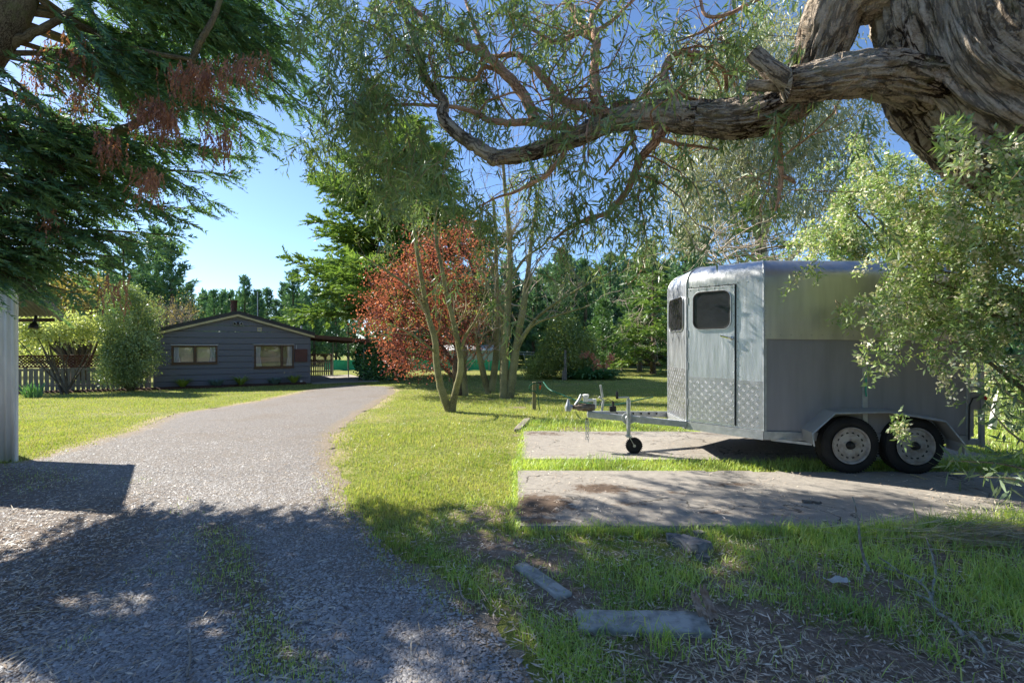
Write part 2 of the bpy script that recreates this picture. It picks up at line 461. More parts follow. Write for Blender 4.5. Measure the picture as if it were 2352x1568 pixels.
m_cyp = leafmat('cypress_leaf', [(0.0585, 0.139, 0.102), (0.0927, 0.207, 0.119), (0.133, 0.263, 0.102), (0.199, 0.333, 0.119)], .3, .05)
m_dead = leafmat('dead_cypress_leaf', [(0.214, 0.0808, 0.0504), (0.364, 0.141, 0.0706), (0.514, 0.233, 0.121), (0.343, 0.182, 0.141)], .3, .03)
m_mac = leafmat('macrocarpa_leaf', [(0.0524, 0.116, 0.031), (0.105, 0.204, 0.0442), (0.174, 0.291, 0.0662), (0.245, 0.348, 0.088)], .3, .05)
m_gum = leafmat('gum_leaf', [(0.0775, 0.141, 0.0511), (0.126, 0.218, 0.0659), (0.174, 0.26, 0.0878), (0.252, 0.323, 0.132)], .32, .05, .45)
m_bggum = leafmat('silver_gum_leaf', [(0.113, 0.16, 0.0943), (0.189, 0.246, 0.142), (0.282, 0.32, 0.189), (0.452, 0.415, 0.264)], .32, .06, .45)
m_plum = leafmat('plum_leaf', [(.10, .025, .028), (.19, .042, .042), (.33, .08, .068), (.5, .18, .135)], .38, .02, .35)
m_pine = leafmat('pine_needle', [(0.0587, 0.132, 0.0703), (0.0879, 0.192, 0.0998), (0.132, 0.251, 0.123), (0.176, 0.307, 0.147)], .2, .05)
m_pine_young = leafmat('young_pine_needle', [(0.0619, 0.141, 0.053), (0.106, 0.212, 0.0707), (0.15, 0.265, 0.0884)], .25, .05)  # yellower green of the young pines
m_tag = leafmat('tree_lucerne_leaf', [(0.127, 0.218, 0.0624), (0.191, 0.322, 0.0728), (0.255, 0.39, 0.104), (0.383, 0.458, 0.187)], .35, 0.05)
m_flower = leafmat('cream_flower', [(.55, .50, .30), (.65, .6, .42), (.75, .70, .55)], .35, .03)
m_pitto = leafmat('grey_green_leaf', [(0.0897, 0.157, 0.0473), (0.16, 0.242, 0.0708), (0.239, 0.315, 0.11), (0.399, 0.462, 0.221)], .25, 0.05, .3)
m_lime = leafmat('lime_leaf', [(0.211, 0.29, 0.0615), (0.334, 0.406, 0.0923), (0.474, 0.522, 0.154), (0.598, 0.599, 0.37)], .45, 0.05, .35)
m_orange = leafmat('bronze_leaf', [(0.218, 0.182, 0.0546), (0.364, 0.273, 0.0728), (0.473, 0.309, 0.091), (0.255, 0.237, 0.091)], .4, .05)
m_ivy = leafmat('ivy_leaf', [(0.0496, 0.133, 0.0496), (0.0829, 0.2, 0.0663), (0.133, 0.283, 0.0994)], .15, 0.05, .25)
m_cam = leafmat('glossy_shrub_leaf', [(0.0624, 0.125, 0.0416), (0.104, 0.187, 0.052), (0.187, 0.27, 0.0624), (0.312, 0.354, 0.104)], .25, 0.05, .28)
m_hebe = leafmat('yellow_green_leaf', [(0.144, 0.198, 0.036), (0.234, 0.306, 0.054), (0.342, 0.378, 0.09)], .3, 0.05)
m_strap = leafmat('strap_leaf', [(0.0612, 0.168, 0.0766), (0.107, 0.245, 0.0918), (0.154, 0.306, 0.122)], .25, 0.05, .3)
m_pinkf = leafmat('coral_flower', [(.7, .2, .16), (.78, .28, .22), (.82, .36, .3)], .4, .03)
m_tuft = leafmat('tuft_leaf', [(0.177, 0.265, 0.0331), (0.287, 0.376, 0.0442), (0.376, 0.442, 0.0663)], .3, .06)
m_lav = leafmat('lavender_leaf', [(0.14, 0.224, 0.196), (0.196, 0.28, 0.252)], .2, .03)
m_grass = leafmat('grass_blade', [(0.194, 0.292, 0.0425), (0.261, 0.366, 0.054), (0.338, 0.428, 0.0677), (0.444, 0.462, 0.116), (.40, .35, .17)], .4, .05)
m_wild = leafmat('long_grass_blade', [(0.177, 0.342, 0.0597), (0.264, 0.455, 0.073), (0.39, 0.569, 0.0995), (0.603, 0.626, 0.165)], .4, .06)
m_straw = leafmat('straw', [(0.33, 0.264, 0.165), (0.462, 0.385, 0.264), (0.55, 0.484, 0.374)], .2, .03)
m_litter = leafmat('leaf_litter', [(0.18, 0.117, 0.0806), (0.323, 0.215, 0.144), (0.484, 0.359, 0.269), (0.718, 0.61, 0.503)], .1, .03)
m_gumleaf2 = leafmat('long_gum_leaf', [(0.108, 0.185, 0.0864), (0.173, 0.259, 0.13), (0.281, 0.346, 0.216)], .3, .03, .35)
m_twigbrown = leafmat('dead_twig', [(.14, .10, .07), (.2, .15, .11), (.28, .22, .17)], .1, .02)

m_alu = M('mill_aluminium', (.70, .73, .76), (.5, .535, .57), .42, 2.4, .12, 3.0, 1.0, .5, (5, 5, .5), .3, .7, .03, .07)
m_alu2 = M('dull_aluminium', (.56, .565, .57), (.42, .425, .43), .42, 2.2, .12, 2.2, 1.0, .5, (4, 4, .5), .3, .7, .03, .07)
m_tread = M('tread_plate', (.55, .56, .58), (.47, .48, .5), .42, 6, .1, 20, 1.0, .5, None, .3, .7, .004, .06)
m_galv = M('galvanised_steel', (.46, .48, .49), (.33, .35, .36), .5, 14, .1, 60, .75, .5, None, .35, .65, .002, .08)
m_greypaint = M('grey_painted_ply', (.28, .272, .28), (.215, .208, .212), .6, 1.4, .25, 7, 0, .35, (5, 5, .7), .3, .7, .003)
m_guard = M('grey_guard_paint', (.3, .29, .28), (.23, .225, .22), .5, 5, .15, 25, 0, .4, None, .3, .7, .003)
m_rubber = M('tyre_rubber', (.022, .022, .022), (.014, .014, .014), .8, 8, .3, 80, 0, .3)
m_rim = M('silver_wheel_paint', (.38, .365, .35), (.2, .17, .14), .4, 9, .1, 50, .2, .5, None, .35, .6, .002, .1)
m_black = M('black_plastic', (.02, .02, .021), (.013, .013, .014), .5, 6)
m_chrome = M('chrome', (.8, .8, .8), (.7, .7, .7), .12, 6, 0, 1, 1.0)
m_rust = M('old_cast_steel', (.2, .18, .16), (.10, .07, .05), .7, 22, .3, 60, .4)
m_redlens = M('red_lens', (.5, .03, .02), (.4, .02, .015), .3, 5)
m_board = M('slate_painted_board', (.155, .158, .178), (.13, .132, .15), .62, 3, .15, 30, 0, .35, (6, 6, 60), .3, .7, .002)
m_roof = M('dark_roof_steel', (.045, .046, .05), (.03, .031, .034), .5, 3)
m_cream = M('cream_trim_paint', (.55, .47, .28), (.47, .4, .23), .6, 5)
m_frame = M('brown_window_aluminium', (.12, .062, .035), (.095, .05, .028), .4, 5)
m_scrap = M('dirty_white_paper', (.5, .49, .47), (.36, .35, .33), .8, 9)
m_whitep = M('white_paint', (.74, .74, .72), (.62, .62, .6), .5, 6)
m_curtain = M('white_net_curtain', (.75, .76, .8), (.66, .67, .72), .85, 3)
m_blind = M('beige_blind', (.80, .69, .5), (.74, .63, .45), .8, 2)
m_room = M('dim_room_wall', (.62, .53, .38), (.5, .42, .3), .9, 2)
m_redpanel = M('brown_red_meter_board', (.12, .05, .04), (.09, .038, .032), .6, 5)
m_flue = M('rusty_flue', (.16, .07, .04), (.05, .035, .03), .7, 9, .2, 40, .3)
m_carp = M('carport_fascia', (.12, .062, .04), (.085, .045, .03), .7, 6)
m_under = M('carport_timber', (.075, .045, .032), (.05, .03, .02), .8, 6)
m_corr = M('weathered_white_corrugated', (.8, .8, .79), (.62, .62, .61), .6, 3, .1, 30, 0, .4, (3, 3, .8), .3, .7, .004)
m_corr2 = M('weathered_grey_corrugated', (.2, .21, .2), (.13, .14, .13), .6, 4, .1, 30, .2, .4, None, .3, .7, .004)
m_picket = M('weathered_fence_timber', (.27, .25, .235), (.18, .168, .155), .85, 5, .3, 30, 0, .2, (6, 6, .8), .3, .7, .004)
m_lattice = M('red_brown_lattice_stain', (.11, .035, .025), (.08, .025, .02), .75, 5)
m_post = M('treated_timber', (.22, .2, .12), (.14, .13, .08), .85, 6, .3, 30, 0, .2, (8, 8, 1), .3, .7, .004)
m_greypost = M('grey_split_post', (.3, .27, .23), (.2, .17, .14), .9, 6, .4, 30, 0, .2, (8, 8, 1), .3, .7, .006)
m_wire = M('fence_wire', (.4, .4, .4), (.3, .3, .3), .5, 5, 0, 1, .8)
m_net = M('turquoise_shade_net', (.045, .42, .27), (.03, .33, .21), .8, 6, .2, 90)
m_shedw = M('pale_shed_cladding', (.42, .43, .44), (.36, .37, .38), .6, 4)
m_shedr = M('white_shed_roof', (.72, .72, .72), (.66, .66, .66), .5, 4)
m_hose = M('green_hose', (.012, .11, .06), (.01, .085, .05), .45, 5)
m_orangep = M('orange_plastic', (.75, .13, .02), (.65, .1, .015), .4, 5)
m_conc_block = M('pale_concrete', (.40, .39, .36), (.2, .2, .18), .9, 14, .6, 70, 0, .2, None, .35, .6, .006)
m_rubble = M('rubble_stone', (.24, .23, .22), (.13, .125, .12), .9, 14, .6, 50, 0, .2, None, .35, .6, .006)
m_barkslab = M('shed_bark', (.42, .31, .24), (.22, .15, .11), .9, 9, .6, 40, 0, .2, (6, 6, 1), .35, .65, .006)
m_stickl = M('lichened_stick', (.17, .14, .11), (.27, .28, .24), .9, 30, .4, 60, 0, .2, None, .45, .6, .004)
m_peb = leafmat('pebble', [(0.202, 0.193, 0.188), (0.274, 0.263, 0.255), (0.347, 0.334, 0.323), (0.448, 0.431, 0.414)], 0, .03, .5)

def glassmat(name, tint=(.9, .9, .9), refl=1.6, rough=.02):
    m = bpy.data.materials.new(name); m.use_nodes = True; nt = m.node_tree
    nt.nodes.remove(nt.nodes['Principled BSDF']); out = nt.nodes['Material Output']
    fr = nt.nodes.new('ShaderNodeFresnel'); fr.inputs['IOR'].default_value = refl
    t = nt.nodes.new('ShaderNodeBsdfTransparent'); t.inputs['Color'].default_value = (*tint, 1)
    g = nt.nodes.new('ShaderNodeBsdfGlossy'); g.inputs['Roughness'].default_value = rough
    mx = nt.nodes.new('ShaderNodeMixShader'); nt.links.new(fr.outputs[0], mx.inputs[0]); nt.links.new(t.outputs[0], mx.inputs[1]); nt.links.new(g.outputs[0], mx.inputs[2])
    nt.links.new(mx.outputs[0], out.inputs['Surface']); return m
m_glass = glassmat('window_glass', (.96, .97, .96), 1.5)
m_tint = M('scratched_dark_acrylic', (.03, .03, .034), (.018, .018, .022), .12, 2, .06, 9, 0, .6, (1, 1, 3), .3, .7, .01, .06)

# ground: grass soil, bare earth, dry fringe by painted zones (attributes of the ground sheet), noise breaking their edges
def ground_material():
    m, nt, b = base_mat('ground_soil_and_turf')
    g = nt.nodes.new('ShaderNodeNewGeometry'); v = g.outputs['Position']
    n1 = noise(nt, v, .9, 6, .6); n2 = noise(nt, v, 9, 6, .65); n3 = noise(nt, v, 60, 4, .6)
    turf = ramp(nt, n2, [(.28, (.15, .19, .04)), (.5, (.23, .265, .06)), (.72, (.33, .32, .11))])
    turf = mix(nt, ramp(nt, n1, [(.46, 0.0), (.66, .75)]), turf, (.32, .28, .12))
    turf = mix(nt, ramp(nt, n3, [(.35, .5), (.6, 0.0)]), turf, (.06, .085, .015))
    earth = ramp(nt, n2, [(.3, (.125, .088, .066)), (.55, (.235, .175, .135)), (.75, (.34, .265, .2))])
    earth = mix(nt, ramp(nt, n3, [(.45, 0.0), (.62, .6)]), earth, (.33, .27, .215))
    e = attrib(nt, 'earth', 'Fac'); e = math_(nt, 'ADD', e, math_(nt, 'MULTIPLY', math_(nt, 'SUBTRACT', n2, .5), 1.3))
    e = ramp(nt, e, [(.38, 0.0), (.62, 1.0)])
    c = mix(nt, e, turf, earth)
    d = attrib(nt, 'dry', 'Fac'); d = math_(nt, 'ADD', d, math_(nt, 'MULTIPLY', math_(nt, 'SUBTRACT', n2, .5), .9))
    c = mix(nt, ramp(nt, d, [(.35, 0.0), (.75, .85)]), c, mix(nt, n3, (.34, .27, .17), (.46, .38, .26)))
    nt.links.new(c, b.inputs['Base Color']); b.inputs['Roughness'].default_value = .95; b.inputs['Specular IOR Level'].default_value = .1
    h = math_(nt, 'ADD', n2, math_(nt, 'MULTIPLY', n3, .5)); bump(nt, b, h, .9, .05)
    return m

def gravel_material():
    m, nt, b = base_mat('driveway_gravel')
    g = nt.nodes.new('ShaderNodeNewGeometry'); v = g.outputs['Position']
    n1 = noise(nt, v, .8, 5, .6); n2 = noise(nt, v, 11, 6, .6)
    vo = nt.nodes.new('ShaderNodeTexVoronoi'); vo.inputs['Scale'].default_value = 75; nt.links.new(v, vo.inputs['Vector'])
    sep = nt.nodes.new('ShaderNodeSeparateColor'); nt.links.new(vo.outputs['Color'], sep.inputs[0])
    stones = ramp(nt, sep.outputs[0], [(.05, (.14, .133, .13)), (.5, (.20, .188, .18)), (.95, (.28, .265, .25))])
    c = mix(nt, ramp(nt, n2, [(.42, 0.0), (.66, .75)]), stones, (.205, .175, .145))
    c = mix(nt, ramp(nt, n1, [(.5, 0.0), (.68, .6)]), c, (.185, .155, .125))
    e = attrib(nt, 'edge', 'Fac'); e = math_(nt, 'ADD', e, math_(nt, 'MULTIPLY', math_(nt, 'SUBTRACT', n2, .5), 1.0))
    c = mix(nt, ramp(nt, e, [(.35, 0.0), (.8, .9)]), c, (.25, .205, .15))
    t = attrib(nt, 'dirt', 'Fac'); t = math_(nt, 'ADD', t, math_(nt, 'MULTIPLY', math_(nt, 'SUBTRACT', n2, .5), 1.2))
    c = mix(nt, ramp(nt, t, [(.35, 0.0), (.75, .9)]), c, mix(nt, n2, (.085, .062, .048), (.19, .145, .11)))
    c = mix(nt, .55, c, mix(nt, 1.0, c, ramp(nt, noise(nt, v, 26, 4, .75), [(.3, .35), (.7, 1.55)]), 'MULTIPLY'))
    nt.links.new(c, b.inputs['Base Color']); b.inputs['Roughness'].default_value = .9; b.inputs['Specular IOR Level'].default_value = .2
    dd = ramp(nt, vo.outputs['Distance'], [(0, 1.0), (.7, 0.0)])
    bump(nt, b, math_(nt, 'ADD', dd, n2), .7, .012)
    return m

def concrete_material():
    m, nt, b = base_mat('old_stained_concrete')
    g = nt.nodes.new('ShaderNodeNewGeometry'); v = g.outputs['Position']
    n1 = noise(nt, v, 1.1, 6, .62, .3); n2 = noise(nt, v, 14, 6, .65); n3 = noise(nt, v, 120, 3)
    c = ramp(nt, n2, [(.3, (.24, .22, .195)), (.7, (.355, .325, .28))])
    c = mix(nt, ramp(nt, n3, [(.4, .35), (.6, 0.0)]), c, (.17, .16, .145))
    s = attrib(nt, 'stain', 'Fac'); s = math_(nt, 'ADD', s, math_(nt, 'MULTIPLY', math_(nt, 'SUBTRACT', n1, .5), 1.2))
    s = math_(nt, 'ADD', s, math_(nt, 'MULTIPLY', math_(nt, 'SUBTRACT', n2, .5), 2.0))
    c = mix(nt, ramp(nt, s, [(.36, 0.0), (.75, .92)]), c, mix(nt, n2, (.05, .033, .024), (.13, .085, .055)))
    vo = nt.nodes.new('ShaderNodeTexVoronoi'); vo.feature = 'DISTANCE_TO_EDGE'; vo.inputs['Scale'].default_value = .55
    ad = nt.nodes.new('ShaderNodeVectorMath'); ad.operation = 'ADD'; nt.links.new(v, ad.inputs[0])
    nn = nt.nodes.new('ShaderNodeTexNoise'); nn.inputs['Scale'].default_value = 2.5; nn.inputs['Detail'].default_value = 6; nt.links.new(v, nn.inputs['Vector'])
    nt.links.new(nn.outputs['Color'], ad.inputs[1]); nt.links.new(ad.outputs[0], vo.inputs['Vector'])
    cr = ramp(nt, vo.outputs['Distance'], [(.002, 1.0), (.009, 0.0)])
    cr = math_(nt, 'MULTIPLY', cr, ramp(nt, noise(nt, v, .7, 2), [(.44, 0.0), (.52, 1.0)]))
    c = mix(nt, cr, c, (.05, .045, .035))
    nt.links.new(c, b.inputs['Base Color']); b.inputs['Roughness'].default_value = .88; b.inputs['Specular IOR Level'].default_value = .2
    bump(nt, b, math_(nt, 'SUBTRACT', math_(nt, 'ADD', n2, math_(nt, 'MULTIPLY', n3, .4)), math_(nt, 'MULTIPLY', cr, .8)), .45, .012)
    return m
m_ground, m_gravel, m_concrete = ground_material(), gravel_material(), concrete_material()
m_mulch = M('bark_mulch', (.12, .06, .04), (.05, .028, .02), .9, 16, .9, 40, 0, .15, None, .35, .65, .03, 0, True)
m_cfloor = M('carport_concrete', (.36, .33, .3), (.3, .27, .24), .85, 2, .2, 30, 0, .2, None, .3, .7, .004, 0, True)
# ------------------------------------------------------------------ ground, driveway, slabs
def sdf(poly, X, Y):
    """signed distance to a closed polygon, negative inside"""
    poly = np.asarray(poly, float); X = np.asarray(X, float); Y = np.asarray(Y, float)
    d = np.full(X.shape, 1e9); ins = np.zeros(X.shape, bool); n = len(poly)
    for i in range(n):
        x1, y1 = poly[i]; x2, y2 = poly[(i + 1) % n]
        ex, ey = x2 - x1, y2 - y1; t = np.clip(((X - x1) * ex + (Y - y1) * ey) / (ex * ex + ey * ey + 1e-12), 0, 1)
        d = np.minimum(d, np.hypot(X - x1 - t * ex, Y - y1 - t * ey))
        c = (y1 > Y) != (y2 > Y); xi = x1 + (Y - y1) * ex / (ey if abs(ey) > 1e-12 else 1e-12); ins ^= c & (X < xi)
    return np.where(ins, -d, d)

def vnoise(X, Y, s, seed=0):
    """cheap smooth value noise in [-1, 1]"""
    rr = np.random.default_rng(1000 + seed); T = rr.uniform(-1, 1, (64, 64))
    x, y = np.asarray(X) * s, np.asarray(Y) * s; xi, yi = np.floor(x).astype(int), np.floor(y).astype(int); fx, fy = x - xi, y - yi
    fx, fy = fx * fx * (3 - 2 * fx), fy * fy * (3 - 2 * fy)
    g = lambda a, b: T[a % 64, b % 64]
    return (g(xi, yi) * (1 - fx) + g(xi + 1, yi) * fx) * (1 - fy) + (g(xi, yi + 1) * (1 - fx) + g(xi + 1, yi + 1) * fx) * fy

def fbm(X, Y, s, seed=0): return vnoise(X, Y, s, seed) * .55 + vnoise(X, Y, s * 2.1, seed + 1) * .3 + vnoise(X, Y, s * 4.3, seed + 2) * .15

gp = lambda l: [tuple(G(x, y)[:2]) for x, y in l]
drive_poly = gp([(905, 888), (905, 903), (850, 938), (800, 970), (768, 1000), (768, 1060), (800, 1150), (870, 1225), (950, 1290), (1075, 1370), (1180, 1440), (1260, 1568)]) \
    + [(.3, .5), (.6, -4), (-9, -4), (-9, 5.9)] + gp([(35, 1062), (150, 1033), (300, 990), (400, 950), (560, 927), (715, 894), (800, 884)])
bare_poly = [(-9, -4), (-9, 6.2)] + gp([(35, 1064), (200, 1075), (380, 1130), (430, 1230), (330, 1330), (160, 1450), (120, 1568)]) + [(-1.5, -4)]      # needle litter by the shed
strip_poly = gp([(440, 1210), (530, 1195), (600, 1290), (640, 1400), (700, 1480), (760, 1568), (560, 1568), (520, 1440), (450, 1330)])  # grass between the wheel tracks
SL1 = [(.10, 6.27), (6.4, 6.15), (6.4, 8.3), (.2, 8.42)]
SL2 = [(.02, 3.93), (2.75, 3.90), (8.0, 4.15), (8.0, 5.62), (.05, 5.74)]
fore_poly = gp([(1180, 1225), (1100, 1130), (960, 1200), (880, 1225), (950, 1290), (1075, 1370), (1180, 1440), (1260, 1568)]) + [(.5, .5), (9, .5), (9, 4.1), (2.75, 3.9)]

def axis_lines(a, b, lines):
    return np.unique(np.round(np.concatenate(lines), 4))
gx = axis_lines(0, 0, [np.arange(-9, 9.01, .13), -9 - np.geomspace(.2, 400, 50), 9 + np.geomspace(.2, 400, 50)])
gy = axis_lines(0, 0, [np.arange(-1, 14, .13), np.arange(14, 40, .45), 40 + np.geomspace(.6, 500, 32), -1 - np.geomspace(.3, 90, 22)])
GX, GY = np.meshgrid(gx, gy)
def zones(X, Y):
    dd = sdf(drive_poly, X, Y)
    e = np.zeros(X.shape)
    fo = sdf(fore_poly, X, Y)
    e = np.maximum(e, ss(.25, -.35, fo) * (.42 + .5 * fbm(X, Y, 1.3, 5)))
    e = np.maximum(e, ss(2.9, 2.2, Y) * ss(.3, .9, X) * .9)
    for px, py, r, s in ((1130, 1180, .5, .6), (1080, 1260, .35, .5), (1290, 1380, .4, .8), (1650, 1400, .3, .6), (1290, 1270, .45, .55), (1750, 1500, .8, 1.0), (2150, 1240, .6, .4), (2200, 1010, .9, .8), (1320, 985, .5, .75), (1190, 1000, .25, .7), (1700, 990, .4, .5)):
        c = G(px, py); e = np.maximum(e, s * np.exp(-((X - c[0]) ** 2 + ((Y - c[1]) * 1.3) ** 2) / (r * r)))
    for px, py, r in ((1190, 935, .35), (1210, 925, .3), (1130, 915, .3)):
        c = G(px, py); e = np.maximum(e, .7 * np.exp(-((X - c[0]) ** 2 + (Y - c[1]) ** 2) / (r * r)))
    e = np.maximum(e, ss(.25, -.1, sdf(SL1, X, Y)) * .8); e = np.maximum(e, ss(.12, -.1, sdf(SL2, X, Y)) * .7)
    dry = ss(.6, 0, dd) * ss(5, 6.5, Y) * (.5 + .55 * fbm(X, Y, 1.1, 77)) + ss(1.2, .0, dd) * .12
    c = G(850, 960); dry = np.maximum(dry, .55 * np.exp(-((X - c[0]) ** 2 + (Y - c[1]) ** 2) / 1.2))
    c = G(330, 950); dry = np.maximum(dry, .45 * np.exp(-((X - c[0]) ** 2 * .12 + (Y - c[1]) ** 2) / 1.2))
    dry = np.maximum(dry, ss(26, 32, Y) * .15)
    return e, dry
E_, D_ = zones(GX, GY)
GZ = gz(GX, GY) + .03 * fbm(GX, GY, 1.5, 9) * ss(.1, .6, sdf(drive_poly, GX, GY)) * ss(0, .3, np.minimum(sdf(SL1, GX, GY), sdf(SL2, GX, GY))) * ss(14, 8, GY) - .03 * ss(-.12, -.45, sdf(drive_poly, GX, GY))
def quads_idx(ny, nx):
    i, j = np.meshgrid(np.arange(ny - 1), np.arange(nx - 1), indexing='ij'); q = (i * nx + j).ravel()
    return np.stack([q, q + 1, q + nx + 1, q + nx], 1)
o = build_np('ground', np.stack([GX, GY, GZ], -1).reshape(-1, 3), 4, m_ground, None, True, quads_idx(len(gy), len(gx)), {'earth': E_.ravel(), 'dry': D_.ravel()})
tag(o, 'wide lawn and bare earth reaching the far trees', 'ground', kind='structure')

dx, dy = np.arange(-9, 1.2, .1), np.concatenate([np.arange(-2, 9, .1), np.arange(9, 26, .2)])
DX, DY = np.meshgrid(dx, dy)
DS = sdf(drive_poly, DX, DY) + .10 * fbm(DX, DY, 2.2, 21) + .05 * vnoise(DX, DY, 7, 3)
dirt = np.maximum(ss(.3, -.5, sdf(bare_poly, DX, DY)) * (.62 + .4 * fbm(DX, DY, .9, 31)), ss(.25, -.2, sdf(strip_poly, DX, DY)) * .75)
for px, py, r, s in ((930, 1440, .35, .35), (700, 1150, .5, .2), (860, 1470, .3, .5), (400, 1130, .5, .45), (1100, 1400, .3, .6)):
    c = G(px, py); dirt = np.maximum(dirt, s * np.exp(-((DX - c[0]) ** 2 + (DY - c[1]) ** 2) / (r * r)))
q = quads_idx(len(dy), len(dx)); keep = (DS.ravel()[q] < 0).any(1); q = q[keep]
gr_ = np.stack([np.gradient(DS, dx, axis=1), np.gradient(DS, dy, axis=0)], -1); gr_ = gr_ / np.maximum((gr_ ** 2).sum(-1, keepdims=True), .3)
DXY = np.stack([DX, DY], -1) - np.where((DS > 0)[..., None], gr_ * DS[..., None], 0)
used = np.unique(q); rm = np.full(DX.size, -1); rm[used] = np.arange(len(used))
V = np.concatenate([DXY, (gz(DX, DY) + .002 + .006 * ss(-.02, -.3, DS))[..., None]], -1).reshape(-1, 3)[used]
o = build_np('driveway', V, 4, m_gravel, None, True, rm[q], {'edge': ss(-.55, .0, DS).ravel()[used], 'dirt': dirt.ravel()[used]})
tag(o, 'grey gravel driveway curving past the shed towards the carport', 'driveway', kind='structure')

def slab(poly, top, stains, label):
    xs = np.arange(min(p[0] for p in poly) - .1, max(p[0] for p in poly) + .15, .05); ys = np.arange(min(p[1] for p in poly) - .1, max(p[1] for p in poly) + .12, .05)
    X, Y = np.meshgrid(xs, ys); D = sdf(poly, X, Y) + .012 * vnoise(X, Y, 6, 8) + .03 * np.clip(fbm(X, Y, 1.7, 18) - .1, 0, 1)
    st = np.zeros(X.shape)
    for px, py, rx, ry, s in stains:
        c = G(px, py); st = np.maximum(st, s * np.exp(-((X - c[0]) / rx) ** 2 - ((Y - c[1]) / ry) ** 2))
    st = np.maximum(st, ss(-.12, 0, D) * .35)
    Z = np.where(D < 0, top + .006 * vnoise(X, Y, .9, 4), -.03)
    q = quads_idx(len(ys), len(xs)); q = q[(D.ravel()[q] < 0).any(1)]
    used = np.unique(q); rm = np.full(X.size, -1); rm[used] = np.arange(len(used))
    # rim vertices drop straight down: pull them onto the edge
    n = np.stack(np.gradient(D, .05, .05)[::-1], -1); n = n / np.maximum(np.linalg.norm(n, axis=-1, keepdims=True), 1e-6)
    XY = np.stack([X, Y], -1) - np.where((D > 0)[..., None], n * (D[..., None] - .004), 0)
    V = np.concatenate([XY, Z[..., None]], -1).reshape(-1, 3)[used]
    o = build_np('concrete_slab', V, 4, m_concrete, None, False, rm[q], {'stain': st.ravel()[used]})
    return tag(o, label, 'concrete slab', kind='structure')
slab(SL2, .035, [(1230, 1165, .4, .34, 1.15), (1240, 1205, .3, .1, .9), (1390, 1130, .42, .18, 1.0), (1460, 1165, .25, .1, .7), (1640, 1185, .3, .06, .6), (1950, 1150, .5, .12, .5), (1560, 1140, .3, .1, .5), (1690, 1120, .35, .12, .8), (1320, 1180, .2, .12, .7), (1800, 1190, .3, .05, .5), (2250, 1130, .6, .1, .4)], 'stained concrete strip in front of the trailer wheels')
slab(SL1, .035, [(1250, 1000, .5, .25, .75), (1400, 1000, .5, .2, .5), (1300, 1050, .4, .08, .5), (1620, 1000, .6, .2, .5)], 'concrete strip under the trailer drawbar')

# ------------------------------------------------------------------ house with carport
HO = np.array((-14.7, 19.8)); E1 = np.array((.8523, .5231)); E2 = np.array((-.5231, .8523)); HG = -.25
def hw(u, w_, z): p = HO + E1 * u + E2 * w_; return np.array((p[0], p[1], HG + z))
e1 = np.array((*E1, 0)); e2 = np.array((*E2, 0)); ez = np.array((0, 0, 1.0))
HWD, HDP, EAVE, PEAK = 6.02, 9.0, 2.27, 3.14
house = thing('house', hw(3, 0, 0), 'dark slate weatherboard house with low gable and two brown windows', 'house')
WIN = [(.614, 2.248, 1.01, 1.79), (3.654, 5.292, .77, 1.82)]
def gable(u): return EAVE + (PEAK - EAVE) * (1 - abs(u - HWD / 2) / (HWD / 2))
CH = .265
for k in range(12):
    z0, z1 = k * CH + .016, min((k + 1) * CH, PEAK - .05)
    mb = MB()
    # u extent of this course under the gable
    def ulim(z):
        if z <= EAVE: return 0.0, HWD
        t = (z - EAVE) / (PEAK - EAVE) * HWD / 2; return t, HWD - t
    cuts = [0.0, HWD]
    for a, b, c, d in WIN:
        if z1 > c and z0 < d: cuts += [a, b]
    us = sorted(set(cuts)); zs = sorted({z0, z1} | {q for wv in WIN for q in wv[2:] if z0 < q < z1} | ({EAVE} if z0 < EAVE < z1 else set()))
    for ua, ub in zip(us[:-1], us[1:]):
        if mb.v and any(a <= ua + .001 and b >= ub - .001 and c <= z0 + .001 and d >= z1 - .001 for a, b, c, d in WIN):
            mb.build('weatherboard', m_board, house); mb = MB()
        for za, zb in zip(zs[:-1], zs[1:]):
            la, ra = ulim(za); lb, rb = ulim(zb)
            mid, zm = (ua + ub) / 2, (za + zb) / 2
            if any(a < mid < b and c < zm < d for a, b, c, d in WIN): continue
            A0, A1 = max(ua, la), min(ub, ra); B0, B1 = max(ua, lb), min(ub, rb)
            if A1 - A0 < .02: continue
            oa, ob = .034 - .026 * (za - z0) / CH, .034 - .026 * (zb - z0) / CH
            if B1 - B0 < .02: B0 = B1 = (B0 + B1) / 2
            mb.add([hw(A0, -oa, za), hw(A1, -oa, za), hw(B1, -ob, zb), hw(B0, -ob, zb), hw(A0, .02, za), hw(A1, .02, za), hw(B1, .02, zb), hw(B0, .02, zb)],
                   [(0, 1, 2, 3), (0, 4, 5, 1), (1, 5, 6, 2), (3, 2, 6, 7), (0, 3, 7, 4)])
    if mb.v: mb.build('weatherboard', m_board, house)
mb = MB()
mb.box(hw(0.02, .03, 0), e2 * HDP, e1 * .1, ez * (EAVE - .02)).box(hw(HWD - .12, .03, 0), e2 * HDP, e1 * .1, ez * (EAVE - .02)).box(hw(.15, HDP - .1, 0), e1 * (HWD - .3), e2 * .1, ez * EAVE)
mb.build('wall', m_board, house)
